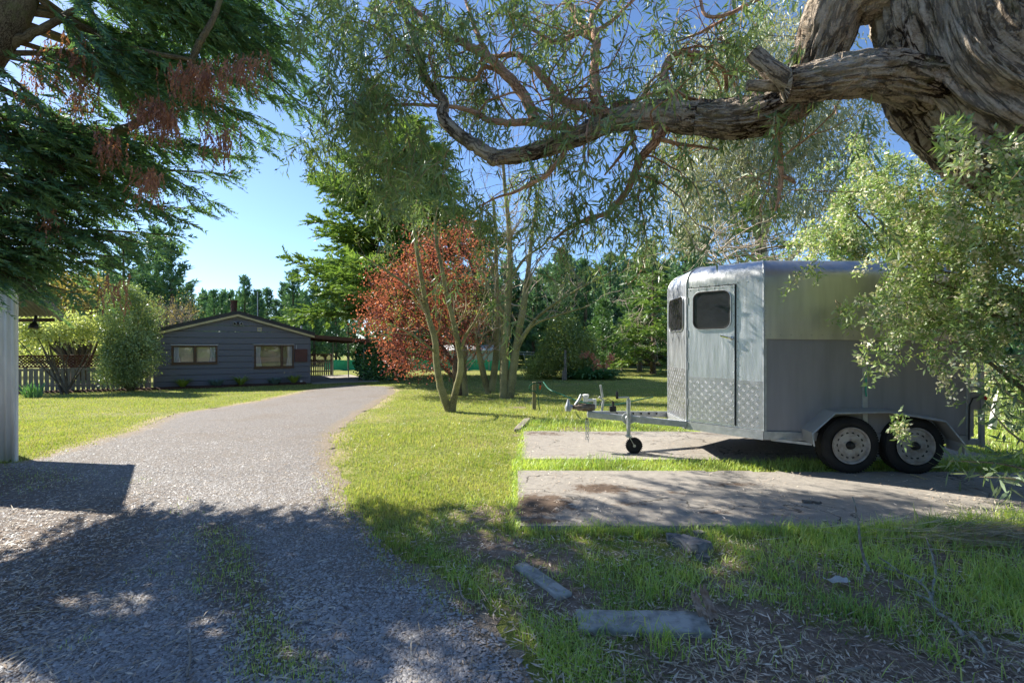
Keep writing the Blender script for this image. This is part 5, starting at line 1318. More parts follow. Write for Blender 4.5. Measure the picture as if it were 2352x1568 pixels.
ORD = ['first', 'second', 'third', 'fourth', 'fifth', 'sixth', 'seventh', 'eighth', 'ninth', 'tenth', 'eleventh', 'twelfth', 'thirteenth', 'fourteenth', 'fifteenth', 'sixteenth']
for i, (px, top, d, k) in enumerate([(468, 694, 48, 1), (492, 668, 46, 0), (510, 672, 50, 1), (530, 690, 45, 2), (562, 636, 47, 1), (592, 668, 46, 0), (614, 664, 49, 1), (634, 690, 45, 2), (652, 652, 48, 0), (674, 622, 46, 1), (700, 672, 50, 2), (722, 655, 45, 0), (748, 690, 47, 2), (772, 676, 44, 0), (800, 690, 48, 2)]):
    pine(k, px, top, d, ORD[i] + ' pine from the left in the row behind the house', 'pines in the row behind the house', R.uniform(.9, 1.2))
for px, top, d, k, lb in [(285, 548, 34, 2, 'tall pine just right of the cypress tips at left'), (362, 528, 36, 0, 'tallest pine of the loose group left of the house'), (395, 560, 35, 2, 'broad pine on the right of the tall left group'), (328, 600, 37, 2, 'shorter pine between the two tall left pines'), (240, 600, 38, 0, 'pine half hidden behind the drooping cypress'), (430, 655, 40, 1, 'slim low pine right of the tall left group'), (185, 640, 36, 2, 'low dark pine behind the bronze leaved tree'), (130, 650, 38, 0, 'leftmost pine over the corrugated shed roof')]:
    pine(k, px, top, d, lb, 'tall pines left of the house', 1.25)
for px, top, d, k, lb in [(1225, 640, 40, 2, 'pine behind the bare multi stemmed trees'), (1290, 575, 38, 0, 'tall dark pine under the hanging gum leaves'), (1345, 600, 37, 2, 'dark pine left of the bright young pine'), (1400, 585, 40, 0, 'pine behind the weathered garden post shrubs'), (1440, 600, 44, 1, 'slim far pine left of the pointed one'), (1492, 556, 44, 0, 'pointed far pine left of the trailer roof'), (1470, 612, 34, 3, 'bright green young pine left of the trailer'), (1385, 690, 30, 3, 'bright bushy pine over the strap leaved plant'), (1575, 525, 40, 0, 'pine rising over the trailer front corner'), (1605, 545, 42, 2, 'pine behind the trailer roof'), (1110, 560, 40, 2, 'dark pine behind the copper leaved tree'), (1050, 600, 42, 2, 'pine hidden low behind the copper leaved tree')]:
    pine(k, px, top, d, lb, 'pines across the back paddock', 1.2)
# the wood behind, one dark mass
pos, dr = [], []
for i in range(430):
    d = R.uniform(54, 66) if i < 300 else R.uniform(43, 50); px = R.uniform(-700, 2600) if i < 300 else R.uniform(930, 1800); x = (px - CX) / F * d; hh = R.uniform(6.2, 8.2) if 430 < px < 830 else R.uniform(6, 9.5)
    for _ in range(60):
        s = R.random() ** .8; a = R.uniform(0, 6.283); rr = 1.9 * (1 - s) ** .8 * R.uniform(.5, 1) + .1
        pos.append((x + math.cos(a) * rr, d + math.sin(a) * rr, s * hh - .2)); dr.append((math.cos(a) * .5, math.sin(a) * .5, 1))
o = build_np('pine_wood', spray(np.array(pos), np.array(dr), R.uniform(.6, 1.0, len(pos)), 6, 1.0, .42, .7, 0, False), 3, m_pine, None)
tag(o, 'dark pine wood closing the view behind all the trees', 'wood', kind='stuff')
pos, dr = [], []                                                      # and the trees at the photographer's back, seen only in glass and metal
for i in range(120):
    a0 = R.uniform(math.pi * 1.02, math.pi * 1.98); d = R.uniform(24, 32); x, y = math.cos(a0) * d, math.sin(a0) * d; hh = R.uniform(6, 10)
    for _ in range(40):
        s = R.random(); a = R.uniform(0, 6.283); rr = 1.8 * (1 - s) ** .5 * R.uniform(.5, 1) + .2
        pos.append((x + math.cos(a) * rr, y + math.sin(a) * rr, s * hh)); dr.append((math.cos(a), math.sin(a), .3))
o = build_np('shelterbelt', spray(np.array(pos), np.array(dr), .8, 5, .8, .42, .7, 0, False), 3, m_mac, None)
tag(o, 'green shelterbelt behind the camera, mirrored in trailer and windows', 'wood', kind='stuff')

# scruffy conifers right of centre
conifer('scruffy_macrocarpa', P2(1500, 31), 6.6, 3.0, .06, 60, m_mac, m_bark_dark, 'scruffy macrocarpa with dead twigs left of the trailer front', ll=.3, lw=.08, sL=.6, k=13, trunk_r=.2, rise=.2, sp=.34)
conifer('brown_conifer', P2(1745, 15.5), 6.4, 2.9, .12, 60, m_mac, m_bark_dark, 'half dead brown conifer showing above the trailer roof', ll=.22, lw=.05, sL=.45, k=12, trunk_r=.2, rise=.1, sp=.3)
wd = Wood()
dt = thing('dead_thicket', P2(1800, 14), 'tangle of bare grey branches above the trailer roof', 'branches')
for i in range(34):
    s = P(R.uniform(1600, 1900), R.uniform(560, 620), R.uniform(12.5, 14.5)); grow(wd, s, R.normal(0, 1, 3) * (1, .5, .4) + (0, 0, .45), R.uniform(.8, 1.4), .02, 2, 4, .6, .02, (2, 3), None, .2)
for i in range(26):
    s = P(R.uniform(1425, 1530), R.uniform(660, 800), R.uniform(28.5, 29.5)); grow(wd, s, R.normal(0, 1, 3) * (1, .4, .6), R.uniform(.6, 1.1), .02, 2, 4, .7, .0, (2, 3), None, .2)
wd.build('branches', m_twig_grey, dt)

# ------------------------------------------------------------------ background gum
bgm = thing('silver_gum_tree', P2(1760, 17.5), 'tall silvery gum tree standing behind the trailer', 'tree')
wd = Wood(); b = P2(1760, 17.5)
for pts, r0, r1 in (([(1760, 860, 17.5), (1750, 600, 17.5), (1730, 440, 17.4), (1700, 330, 17.4), (1680, 180, 17.3), (1660, 60, 17.2)], 15, 4), ([(1745, 560, 17.5), (1790, 420, 17.6), (1830, 300, 17.8), (1850, 160, 18)], 10, 4), ([(1730, 470, 17.4), (1650, 400, 17.2), (1600, 330, 17)], 7, 3), ([(1800, 400, 17.6), (1880, 320, 17.5), (1930, 230, 17.5)], 7, 3), ([(1760, 650, 17.5), (1850, 560, 17.2), (1920, 500, 17)], 8, 3)):
    limb(pts, r0, r1, wood=wd, keep=False)
wd.build('trunk', m_bark_pale, bgm)
cen = []
for x, y, rx, ry, n in [(1620, 420, 80, 80, 130), (1590, 320, 60, 60, 80), (1700, 390, 90, 80, 120), (1680, 270, 90, 70, 120), (1660, 160, 80, 70, 110), (1790, 340, 80, 70, 110), (1880, 280, 70, 80, 100), (1850, 170, 80, 70, 100), (1930, 380, 60, 70, 80), (1760, 120, 80, 60, 90), (1600, 500, 60, 40, 70), (1840, 460, 80, 50, 80), (1720, 480, 80, 40, 70), (1960, 250, 60, 60, 60), (1830, 90, 60, 40, 60), (1590, 220, 60, 60, 60), (1570, 450, 40, 60, 50)]:
    for _ in range(n // 7):
        a, b_ = R.normal(0, .55, 2); bc = P(x + a * rx, y + b_ * ry, R.uniform(15.8, 19)); cen += [bc + R.normal(0, 1, 3) * (.38, .38, .5) for _k in range(8)]
build_np('crown', clumps(np.array(cen), .3, 20, .26, .045, hang=1.6, flatz=1.3), 4, m_bggum, bgm)
# ------------------------------------------------------------------ copper tree, lichened trees
plum = thing('copper_plum_tree', G(1058, 908), 'copper red leaved plum tree in the middle of the lawn', 'tree')
pb = G(1058, 908); wd = Wood(); d0 = pb[1]
for pts, r0, r1 in (([(1058, 908), (1050, 850), (1052, 780), (1040, 700), (1010, 620), (1005, 560)], 13, 3), ([(1055, 860), (1010, 790), (950, 740), (880, 700)], 6, 2), ([(1052, 800), (1000, 720), (930, 650), (905, 620)], 6, 2), ([(1050, 780), (1090, 700), (1085, 620), (1060, 560)], 6, 2), ([(1056, 880), (1000, 830), (930, 810), (870, 800)], 5, 2)):
    limb([(x, y, d0 + R.normal(0, .15) * (i > 0)) for i, (x, y) in enumerate(pts)], r0, r1, wood=wd, keep=False)
PL = [(880, 690, 52, 42, 75), (862, 735, 42, 40, 60), (930, 650, 60, 50, 80), (1000, 565, 60, 40, 75), (1055, 548, 45, 35, 50), (1085, 610, 40, 50, 55), (985, 630, 70, 55, 90), (1060, 680, 50, 60, 70), (960, 730, 75, 50, 100), (900, 790, 50, 45, 65), (970, 810, 70, 45, 80), (1040, 770, 60, 55, 75), (930, 835, 45, 20, 26), (1000, 840, 45, 25, 24), (1085, 760, 35, 60, 45), (950, 600, 45, 40, 45), (880, 640, 30, 22, 14), (1010, 700, 80, 60, 80)]
cen = []
for x, y, rx, ry, n in PL:
    for _ in range(int(n * .74)): a, b_ = R.normal(0, .5, 2); cen.append(P(x + a * rx, y + b_ * ry, d0 + R.normal(0, .75)))
cen = np.array(cen)
for c in cen[::4]: grow(wd, c - (0, 0, .15), R.normal(0, 1, 3) + (0, 0, .6), .3, .008, 1, 3, .6, .1, (1, 2), None)
wd.build('branches', m_bark_dark, plum)
build_np('crown', clumps(cen, .15, 18, .085, .05, hang=-.1, quad=True, mid=.5), 4, m_plum, plum)

def bare_tree(name, label, stems, d, twl, mat, nt=26, bud=None, dep=2, base=None):
    b = base; t = thing(name, b, label, 'tree'); wd = Wood(); tw = Wood(); tips = []
    for pts, r0, r1 in stems:
        q, r_ = limb([(*C5(x, y), d + dd) for x, y, dd in pts], r0, r1, wood=wd, keep=False, n=12, wob=.05)
        for i in range(len(q)):
            if i > len(q) * .36:
                for _ in range(1 if R.random() < nt / 30 else 0):
                    grow(tw, q[i], R.normal(0, 1, 3) * (1, .8, .4) + (0, 0, .75), twl * R.uniform(.6, 1.3), max(r_[i] * .35, .006), dep, 5, .5, .10, (1, 3), tips, .16)
    wd.build('trunk', m_bark_lichen, t); tw.build('twigs', mat, t)['kind'] = 'stuff'
    if bud is not None:
        c = np.array([q_[0] for q_ in tips]); build_np('buds', clumps(c[::2], .05, 3, .05, .022, hang=-.2), 4, bud, t)
    return t
fb = G(1030, 945)
bare_tree('lichened_tree', 'young bare tree with yellow lichened forked stems in front of the copper tree', [
    ([(1075, 1322, 0), (1030, 1200, 0), (1000, 1050, .05), (990, 900, .05), (950, 760, .1), (920, 600, .1), (890, 420, .1), (870, 280, .1), (850, 150, .15)], 9.5, 3),
    ([(1090, 1318, 0), (1110, 1200, 0), (1140, 1080, -.1), (1130, 950, -.1), (1100, 800, -.1), (1060, 640, -.15), (1030, 480, -.2), (1000, 330, -.2), (990, 180, -.2)], 8.5, 3),
    ([(1138, 960, -.1), (1180, 860, -.2), (1230, 780, -.3), (1290, 640, -.4)], 4, 1.5),
    ([(945, 740, .1), (880, 640, 0), (800, 560, -.1), (680, 480, -.2), (540, 390, -.3)], 4, 1.5),
    ([(1000, 980, 0), (900, 900, -.2), (820, 850, -.3), (700, 800, -.4)], 3, 1.2)], fb[1], .42, m_twig, nt=17, bud=m_hebe, base=fb)
cb = G(1195, 915)
bare_tree('bare_clump_tree', 'clump of tall bare grey green stems right of the copper tree', [
    ([(1395, 1250, 0), (1400, 1000, 0), (1425, 600, 0), (1430, 400, 0), (1420, 200, 0), (1400, 0, 0), (1390, -160, 0)], 10, 3),
    ([(1425, 1255, 0), (1460, 1000, 0), (1510, 700, -.1), (1530, 560, -.1), (1560, 300, -.2), (1590, 60, -.2)], 11, 2.5),
    ([(1305, 1215, .8), (1270, 1080, .8), (1245, 960, .8), (1230, 860, .8)], 8, 5),
    ([(1320, 1200, .8), (1345, 1040, .8), (1355, 850, .8), (1350, 500, .8), (1345, 250, .8), (1330, 60, .8)], 9, 2.5),
    ([(1380, 1200, .4), (1378, 1000, .4), (1382, 800, .4), (1360, 600, .4)], 4, 2),
    ([(1480, 920, -.1), (1600, 760, -.4), (1800, 620, -.8), (2050, 490, -1.2)], 5, 1.2),
    ([(1470, 960, -.1), (1560, 820, -.3), (1700, 760, -.6), (1900, 700, -.9)], 4, 1.2),
    ([(1425, 560, 0), (1520, 420, -.2), (1640, 330, -.3), (1700, 200, -.4)], 4, 1.2),
    ([(1355, 500, .8), (1260, 330, .8), (1190, 160, .8)], 4, 1.2),
    ([(1410, 760, 0), (1290, 560, .2), (1220, 380, .3)], 3.5, 1.2),
    ([(1170, 1260, 1.2), (1160, 1100, 1.2), (1160, 940, 1.2)], 8, 6)], cb[1], .75, m_twig_grey, nt=28, bud=m_hebe, base=cb)

# ------------------------------------------------------------------ shrubs
def shrub(name, label, base, blobs, mat, L, W, k, csz, stems=6, bark=m_bark_dark, hang=0.0, lo=.55, cat='shrub', sr=.03, quad=True, mid=.5):
    """blobs: (centre, radii, number of leaf clumps)"""
    t = thing(name, base, label, cat); base = np.array(base, float); wd = Wood(); allc = []
    for c, r, n in blobs:
        p, _ = shell(c, r, n, lo, 9, .35); allc.append(p)
        for _ in range(stems):
            e = np.array(c) + R.normal(0, .45, 3) * np.array(r); m = (base + e) / 2 + R.normal(0, .1, 3)
            wd.tube(np.array([base + R.normal(0, .05, 3) * (1, 1, 0), m, e]), [sr, sr * .6, sr * .2], 5)
    wd.build('stems', bark, t)
    c = np.vstack(allc); c = c[c[:, 2] > base[2] + .03]
    build_np('foliage', clumps(c, csz, k, L, W, hang=hang, quad=quad, mid=mid), 4 if quad else 3, mat, t)
    return t
def B(px, py, d, rx, ry, rd, n): return (P(px, py, d), (rx * d / F, rd, ry * d / F), n)
shrub('ivy_mass', 'dark ivy mound swallowing the right side of the carport', hw(9.3, .8, 0), [(hw(9.35, .9, 1.0), (1.0, 1.0, 1.05), 900), (hw(9.9, .3, .7), (.9, .8, .8), 500), (hw(8.9, .5, .9), (.5, .6, 1.0), 350), (hw(9.6, 1.8, 1.2), (1.0, 1.0, .9), 400)], m_ivy, .1, .09, 8, .12, lo=.8)
shrub('pittosporum', 'tall grey green small leaved shrub against the fence by the house corner', G(300, 897), [B(290, 740, 18.6, 52, 80, .9, 420), B(278, 810, 18.3, 48, 60, .7, 280), B(312, 828, 18.4, 44, 58, .7, 290), B(262, 858, 18.1, 32, 26, .5, 90), B(325, 760, 18.8, 30, 50, .5, 140), B(290, 680, 18.6, 30, 28, .5, 90)], m_pitto, .075, .045, 22, .11, bark=m_bark_con)
shrub('lime_shrub', 'lime and white leaved open shrub growing over the lattice fence', G(150, 905), [B(110, 752, 18.0, 55, 32, .8, 170), B(165, 758, 18.0, 42, 30, .8, 120), B(60, 760, 18.2, 36, 36, .7, 100), B(198, 752, 18.3, 28, 26, .5, 60), B(80, 740, 18.2, 40, 20, .5, 60)], m_lime, .09, .055, 18, .13, stems=2, sr=.035, bark=m_bark_dark)
shrub('bronze_tree', 'bronze and olive leaved tree behind the lattice fence', P2(190, 25), [B(150, 690, 25, 50, 45, 1.4, 170), B(215, 720, 24, 40, 40, 1.2, 130), B(120, 660, 26, 40, 40, 1.3, 120), B(190, 650, 26, 40, 28, 1, 70), B(60, 700, 25, 40, 40, 1.2, 100)], m_orange, .16, .1, 18, .2, stems=8, sr=.09)
shrub('boundary_hedge', 'loose green hedge far behind the picket fence', P2(120, 29), [B(60, 790, 28, 70, 35, 1.3, 160), B(180, 800, 28, 70, 35, 1.3, 160), B(290, 800, 29, 60, 30, 1.3, 120)], m_lime, .15, .09, 18, .2)
tw = thing('bare_twig_tree', P2(395, 25), 'bare twiggy tree behind the left roof slope of the house', 'tree'); wd = Wood(); tips = []
for i in range(15):
    b_ = P(R.uniform(350, 450), 800, R.uniform(24.5, 26.5)); grow(wd, b_, R.normal(0, .35, 3) + (0, 0, 1), 1.25, .035, 3, 4, .5, .08, (2, 3), tips, .16, .66)
wd.build('branches', m_twig_grey, tw)
build_np('buds', clumps(np.array([t[0] for t in tips[::5]]), .08, 4, .08, .04), 4, m_orange, tw)
sb = G(1262, 868)
shrub('glossy_shrub', 'round glossy leaved shrub behind the grey garden post', G(1315, 868), [B(1300, 800, 26.5, 52, 62, 1.2, 480), B(1340, 808, 27, 40, 50, 1.1, 300), B(1290, 748, 26.8, 32, 24, .8, 110)], m_cam, .12, .062, 16, .15)
shrub('low_golden_shrub', 'low yellow green shrub left of the grey garden post', G(1250, 868), [B(1248, 844, 26, 38, 28, .9, 330), B(1225, 852, 25.6, 22, 18, .7, 130)], m_hebe, .09, .05, 14, .12)
# strap leaved plant with coral flowers
sl_ = thing('strap_leaf_plant', G(1360, 872), 'large strap leaved clump with coral pink flower spikes', 'plant')
b = G(1360, 871); n = 520; a = R.uniform(0, 6.283, n); rr = np.sqrt(R.random(n)) * .95
bs = np.stack([b[0] + np.cos(a) * rr * 1.25, b[1] + .3 + np.sin(a) * rr * .6, np.full(n, b[2])], 1)
out = np.stack([np.cos(a) * (.3 + rr), np.sin(a) * (.3 + rr), np.full(n, 1.15)], 1); out = nrm(out + R.normal(0, .2, out.shape)); LL = R.uniform(.8, 1.45, n); WW = R.uniform(.08, .14, n)
sd = nrm(np.cross(out, ez)); rows = []
for t_, wv in ((0, .5), (.4, 1), (.75, .8), (1, .05)):
    c = bs + out * (LL * t_)[:, None] - ez * (LL * .45 * t_ ** 2.2)[:, None]; rows += [c - sd * (WW * wv / 2)[:, None], c + sd * (WW * wv / 2)[:, None]]
V = np.stack([np.stack([rows[2 * i], rows[2 * i + 1], rows[2 * i + 3], rows[2 * i + 2]], 1) for i in range(3)], 1)
build_np('leaves', V.reshape(-1, 3), 4, m_strap, sl_)
for j, (px, py) in enumerate([(1338, 815), (1348, 812), (1362, 820), (1372, 832), (1378, 842), (1366, 850), (1398, 826), (1392, 840), (1405, 818)]):
    e = P(px, py, b[1] + .1); s = np.array((b[0] + (e[0] - b[0]) * .6, b[1] + .2, b[2] + .3))
    MB().tube([s, (s + e) / 2 + ez * .1, e], [.014, .012, .01], 5).build('flower_stem', m_strap, sl_)
    build_np('flower_spike', clumps(np.array([e, e + ez * .06, e - ez * .06]), .07, 16, .14, .06, hang=.3), 4, m_pinkf, sl_)

def tuft(name, label, base, n, Lr, W, mat, spread=.6, group=None, cat='plant', rad=.06, bend=.5):
    t = thing(name, base, label, cat, group); base = np.array(base)
    a = R.uniform(0, 6.283, n); b0 = base + np.stack([np.cos(a), np.sin(a), np.zeros(n)], 1) * (rad * np.sqrt(R.random(n)))[:, None]
    d = nrm(np.stack([np.cos(a) * spread, np.sin(a) * spread, np.ones(n)], 1) + R.normal(0, .15, (n, 3))); L = R.uniform(*Lr, n); sd = nrm(np.cross(d, ez + .01)) * W / 2
    m = b0 + d * (L * .55)[:, None]; e = b0 + d * L[:, None] - ez * (L * bend * .5)[:, None] + (d * (1, 1, 0)) * (L * .15)[:, None]
    V = np.stack([b0 - sd, b0 + sd, m + sd, m - sd, m - sd, m + sd, e + sd * .1, e - sd * .1], 1)
    build_np('leaves', V.reshape(-1, 3), 4, mat, t); return t
for u_, lb in ((1.02, 'grassy golden tuft under the left house window'), (3.13, 'grassy golden tuft midway along the house wall'), (5.25, 'grassy golden tuft near the right corner of the house')):
    tuft('tufted_flax', lb, hw(u_, -.35, .05), 130, (.4, .75), .02, m_tuft, .75, 'golden tufts in the house bed')
for u_, lb in ((2.2, 'blue grey lavender between the left and middle tufts'), (4.45, 'blue grey lavender between the middle and right tufts')):
    tuft('lavender', lb, hw(u_, -.35, .05), 200, (.2, .42), .025, m_lav, .7, 'lavenders in the house bed', rad=.15, bend=.1)
tuft('iris_clump', 'upright green iris leaves in the bed before the picket fence', G(78, 912), 40, (.4, .62), .045, m_strap, .3, bend=.1, rad=.25)

# ------------------------------------------------------------------ tree lucerne at the right edge
def lucerne(name, label, base, masses, dlo, dhi, L, W, k, csz, seed_fl, nfl, sr=.05):
    t = thing(name, base, label, 'shrub'); base = np.array(base, float); wd = Wood(); cen = []; 
    for x, y, rx, ry, n, d in masses:
        c0 = P(x, y, d); m = base + (c0 - base) * (.45, .45, .75) + R.normal(0, .12, 3)
        if n < 25 and y > 600: q, r_ = smooth_path([P(x + 70, y - 190, d + .1), P(x + 45, y - 90, d), c0], [.006, .005, .003], 6)
        else: q, r_ = smooth_path([base, m, c0], [sr, sr * .5, .006], 6); wd.tube(q, r_, 6)
        for _ in range(max(2, int(n / 5.6))):
            a, b_ = R.normal(0, .55, 2); c = P(x + a * rx, y + b_ * ry, d + R.normal(0, .22))
            if R.random() < .5:
                s = q[-1 - int(R.integers(0, 6))]; wd.tube(np.array([s, (s + c) / 2 + R.normal(0, .04, 3), c]), [.006, .004, .002], 3)
            cen += strands(c, 1, .02, csz * 5.5, 7, .75, wd, .0035)
    wd.build('stems', m_bark_con, t); cen = np.vstack(cen)
    build_np('foliage', clumps(cen, csz * .45, k, L, W, hang=.1), 4, m_tag, t)
    f = cen[R.random(len(cen)) < nfl * .6] + (0, 0, -.02)
    build_np('flowers', clumps(f, csz * .5, 22, L * .55, W * 1.4, hang=.3, mid=.55), 4, m_flower, t)
    return t
lucerne('tree_lucerne', 'cream flowered tree lucerne bush hanging over the right end of the trailer', (6.5, 4.9, 0), [
    (2110, 560, 80, 50, 85, 4.9), (2200, 540, 90, 60, 130, 4.7), (2310, 560, 80, 70, 120, 4.6), (2150, 650, 110, 55, 150, 4.75), (2270, 660, 90, 60, 140, 4.6), (2085, 650, 55, 40, 50, 4.9), (2050, 690, 40, 30, 30, 4.9), (2120, 715, 70, 32, 60, 4.8), (2215, 715, 80, 35, 75, 4.7), (2325, 745, 45, 40, 40, 4.6), (2050, 760, 22, 28, 12, 4.85), (1978, 800, 16, 22, 10, 4.85), (2180, 800, 25, 25, 16, 4.7), (2265, 790, 35, 28, 20, 4.7), (1925, 712, 26, 14, 8, 4.95), (2060, 600, 50, 35, 30, 5.0), (2190, 450, 110, 60, 120, 4.7), (2320, 440, 60, 60, 80, 4.5), (2080, 470, 70, 50, 60, 4.9), (2035, 945, 38, 22, 14, 4.9), (1872, 610, 10, 12, 4, 4.9), (2160, 830, 14, 16, 7, 4.7),
    (2230, 350, 50, 45, 34, 3.3), (2170, 300, 35, 28, 16, 3.2), (2310, 340, 45, 40, 34, 3.3), (2330, 400, 40, 35, 34, 3.4), (2250, 420, 60, 30, 36, 3.6), (2340, 640, 40, 80, 34, 4.4), (2340, 500, 40, 60, 50, 4.2)], 4, 5, .058, .018, 12, .06, 0, .5)
lucerne('flowering_lucerne', 'pale flowering tree lucerne behind the trailer roof', (8.2, 9.6, 0), [(1900, 540, 50, 40, 90, 9.2), (1960, 560, 60, 35, 110, 9.2), (2060, 520, 70, 60, 130, 9.4), (1950, 470, 60, 50, 80, 9.3), (2030, 420, 70, 50, 90, 9.4), (2100, 380, 70, 50, 80, 9.6), (1985, 340, 50, 45, 55, 9.5), (2120, 480, 60, 50, 70, 9.6), (2200, 560, 80, 60, 70, 9.5), (2330, 110, 50, 90, 60, 9.0), (2345, 30, 30, 40, 24, 9.0), (2320, 880, 50, 40, 50, 8.0), (2330, 830, 40, 30, 40, 8.0)], 9, 10, .09, .03, 17, .11, 0, .5, .08)
# gum suckers with long leaves by the rear wheel
gs = thing('gum_sucker', (4.95, 5.2, 0), 'leafy gum sucker twigs lying beside the rear trailer wheel', 'shrub'); wd = Wood(); cen = []
for pts in ([(2400, 1090, 4.7), (2300, 1065, 4.8), (2230, 1060, 4.9), (2180, 1058, 5.0)], [(2400, 1040, 4.6), (2330, 1000, 4.6), (2290, 960, 4.65), (2270, 930, 4.7)], [(2400, 960, 4.5), (2340, 920, 4.5), (2300, 890, 4.6), (2280, 860, 4.6)], [(2400, 1130, 4.3), (2330, 1100, 4.4), (2250, 1095, 4.5)], [(2380, 900, 4.5), (2330, 860, 4.6), (2300, 840, 4.6)]):
    q, r_ = limb(pts, 3, 1, wood=wd, keep=False, n=5); cen += [q[i] for i in range(3, len(q), 1)]
wd.build('stems', m_twig, gs)
build_np('leaves', clumps(np.array(cen), .07, 4, .15, .026, hang=.5), 4, m_gumleaf2, gs)
# ------------------------------------------------------------------ grass, pebbles, litter
def groundz(X, Y):
    return gz(X, Y) + .03 * fbm(X, Y, 1.5, 9) * ss(.1, .6, sdf(drive_poly, X, Y)) * ss(0, .3, np.minimum(sdf(SL1, X, Y), sdf(SL2, X, Y))) * ss(14, 8, Y)
def scatter(n, d0, d1, pw=1.0, half=1.12):
    u = R.random(n)
    if pw == 1.0: d = d0 * (d1 / d0) ** u
    else: e = 1 - pw; d = (d0 ** e + (d1 ** e - d0 ** e) * u) ** (1 / e)
    x = R.uniform(-1, 1, n) * (d * half + .3); return x, d
def blades(X, Y, Z, h, wdt, lean=.35, seg=1):
    n = len(X); b = np.stack([X, Y, Z], 1); a = R.uniform(0, 6.283, n); l = np.abs(R.normal(0, lean, n))
    d = nrm(np.stack([np.cos(a) * l, np.sin(a) * l, np.ones(n)], 1)); s = np.stack([-np.sin(a), np.cos(a), np.zeros(n)], 1)
    s = nrm(s + R.normal(0, .5, (n, 3)) * (1, 1, 0)) * (wdt * .5)[:, None]
    if seg == 1: return np.stack([b - s, b + s, b + d * h[:, None]], 1).reshape(-1, 3)
    m = b + d * (h * .55)[:, None]; e = m + nrm(d + np.stack([np.cos(a), np.sin(a), -.5 * np.ones(n)], 1) * R.uniform(.2, 1.1, n)[:, None]) * (h * .5)[:, None]
    return np.stack([b - s, b + s, m + s * .75, m - s * .75, m - s * .75, m + s * .75, e + s * .1, e - s * .1], 1).reshape(-1, 3)
def house_free(X, Y):
    rx, ry = X - HO[0], Y - HO[1]; u = rx * E1[0] + ry * E1[1]; w_ = rx * E2[0] + ry * E2[1]
    return ~(((u > -8) & (u < 6.1) & (w_ > -.72)) | ((u > 6) & (u < 9.2) & (w_ > -.7) & (w_ < 6)))
X, Y = scatter(700000, 3.3, 30, 1.2, 1.2)
dd = sdf(drive_poly, X, Y) + .18 * fbm(X, Y, 2.2, 21); fo = sdf(fore_poly, X, Y); sl = np.minimum(sdf(SL1, X, Y), sdf(SL2, X, Y))
e, dr_ = zones(X, Y)
pr = np.clip(1.05 - 1.3 * e - .75 * dr_, 0, 1) * ss(-.2, .3, dd) * (.72 + .5 * fbm(X, Y, 1.3, 44))
ok = (R.random(len(X)) < pr) & (sl > .03) & (fo > -.1) & house_free(X, Y)
X, Y = X[ok], Y[ok]; tall = 1 + .8 * np.clip(fbm(X, Y, .8, 61), 0, 1)
c1_, c2_ = G(1180, 925), G(1250, 945)
tall = tall + 1.6 * np.exp(-((X - c1_[0]) ** 2 + (Y - c1_[1]) ** 2) / .8) + 1.3 * np.exp(-((X - c2_[0] - .6) ** 2 * .4 + (Y - c2_[1] + .4) ** 2) / .8)
o = build_np('lawn_grass', blades(X, Y, groundz(X, Y) - .004, R.uniform(.022, .05, len(X)) * tall, R.uniform(.005, .010, len(X)) * (1 + Y / 12), .5), 3, m_grass)
tag(o, 'sunlit mown lawn grass', 'grass', kind='stuff')
VV = []
# strip between the slabs, fringe of the slabs
X, Y = R.uniform(.0, 6.5, 16000), R.uniform(5.72, 6.32, 16000)
k = (np.abs(Y - 6.0) < .22 + .1 * fbm(X, Y, 3, 5)) & (R.random(16000) < .55 + .5 * fbm(X, Y, 2.4, 71)); X, Y = X[k], Y[k]
VV.append(blades(X, Y, np.zeros(len(X)), R.uniform(.05, .15, len(X)) * (1 + .5 * fbm(X, Y, 1.7, 3)), R.uniform(.005, .009, len(X)), .4, 2))
X, Y = R.uniform(.1, 8.0, 20000), R.uniform(8.3, 9.7, 20000); k = R.random(20000) < np.clip(.35 + .5 * fbm(X, Y, 1.5, 2), 0, 1); X, Y = X[k], Y[k]
VV.append(blades(X, Y, groundz(X, Y), R.uniform(.05, .14, len(X)), R.uniform(.006, .011, len(X)), .45, 2))
X, Y = R.uniform(5.2, 10, 9000), R.uniform(5.5, 10, 9000); k = (sdf(SL1, X, Y) > .03) & (sdf(SL2, X, Y) > .02); X, Y = X[k], Y[k]
VV.append(blades(X, Y, groundz(X, Y), R.uniform(.06, .2, len(X)), R.uniform(.007, .012, len(X)), .45, 2))
# fringe along the near edge of the wide slab
X = R.uniform(.1, 7.0, 9000); Y = 3.9 + np.clip((X - 2.75) * .048, 0, 1) - np.abs(R.normal(0, .05, 9000)) + .09 * ss(2.4, 4.5, X) * R.random(9000)
k = R.random(9000) < np.clip(.25 + .5 * fbm(X, Y, 2.2, 17) + .5 * ss(1.6, 3.2, X), 0, 1); X, Y = X[k], Y[k]
VV.append(blades(X, Y, np.zeros(len(X)), R.uniform(.04, .11, len(X)) * (1 + .5 * ss(2, 4, X)), R.uniform(.004, .007, len(X)), .45, 2))
# blades creeping over every slab edge
for pl in (SL1, SL2):
    for (x1, y1), (x2, y2) in zip(pl, pl[1:] + pl[:1]):
        n = int(np.hypot(x2 - x1, y2 - y1) * 520); t = R.random(n); X = x1 + (x2 - x1) * t; Y = y1 + (y2 - y1) * t
        k = fbm(X + Y, X - Y, 2.0, 27) + R.normal(0, .2, n) > .0; X, Y = X[k] + R.normal(0, .035, k.sum()), Y[k] + R.normal(0, .035, k.sum())
        VV.append(blades(X, Y, np.full(len(X), .005), R.uniform(.03, .09, len(X)), R.uniform(.004, .007, len(X)), .6, 2))
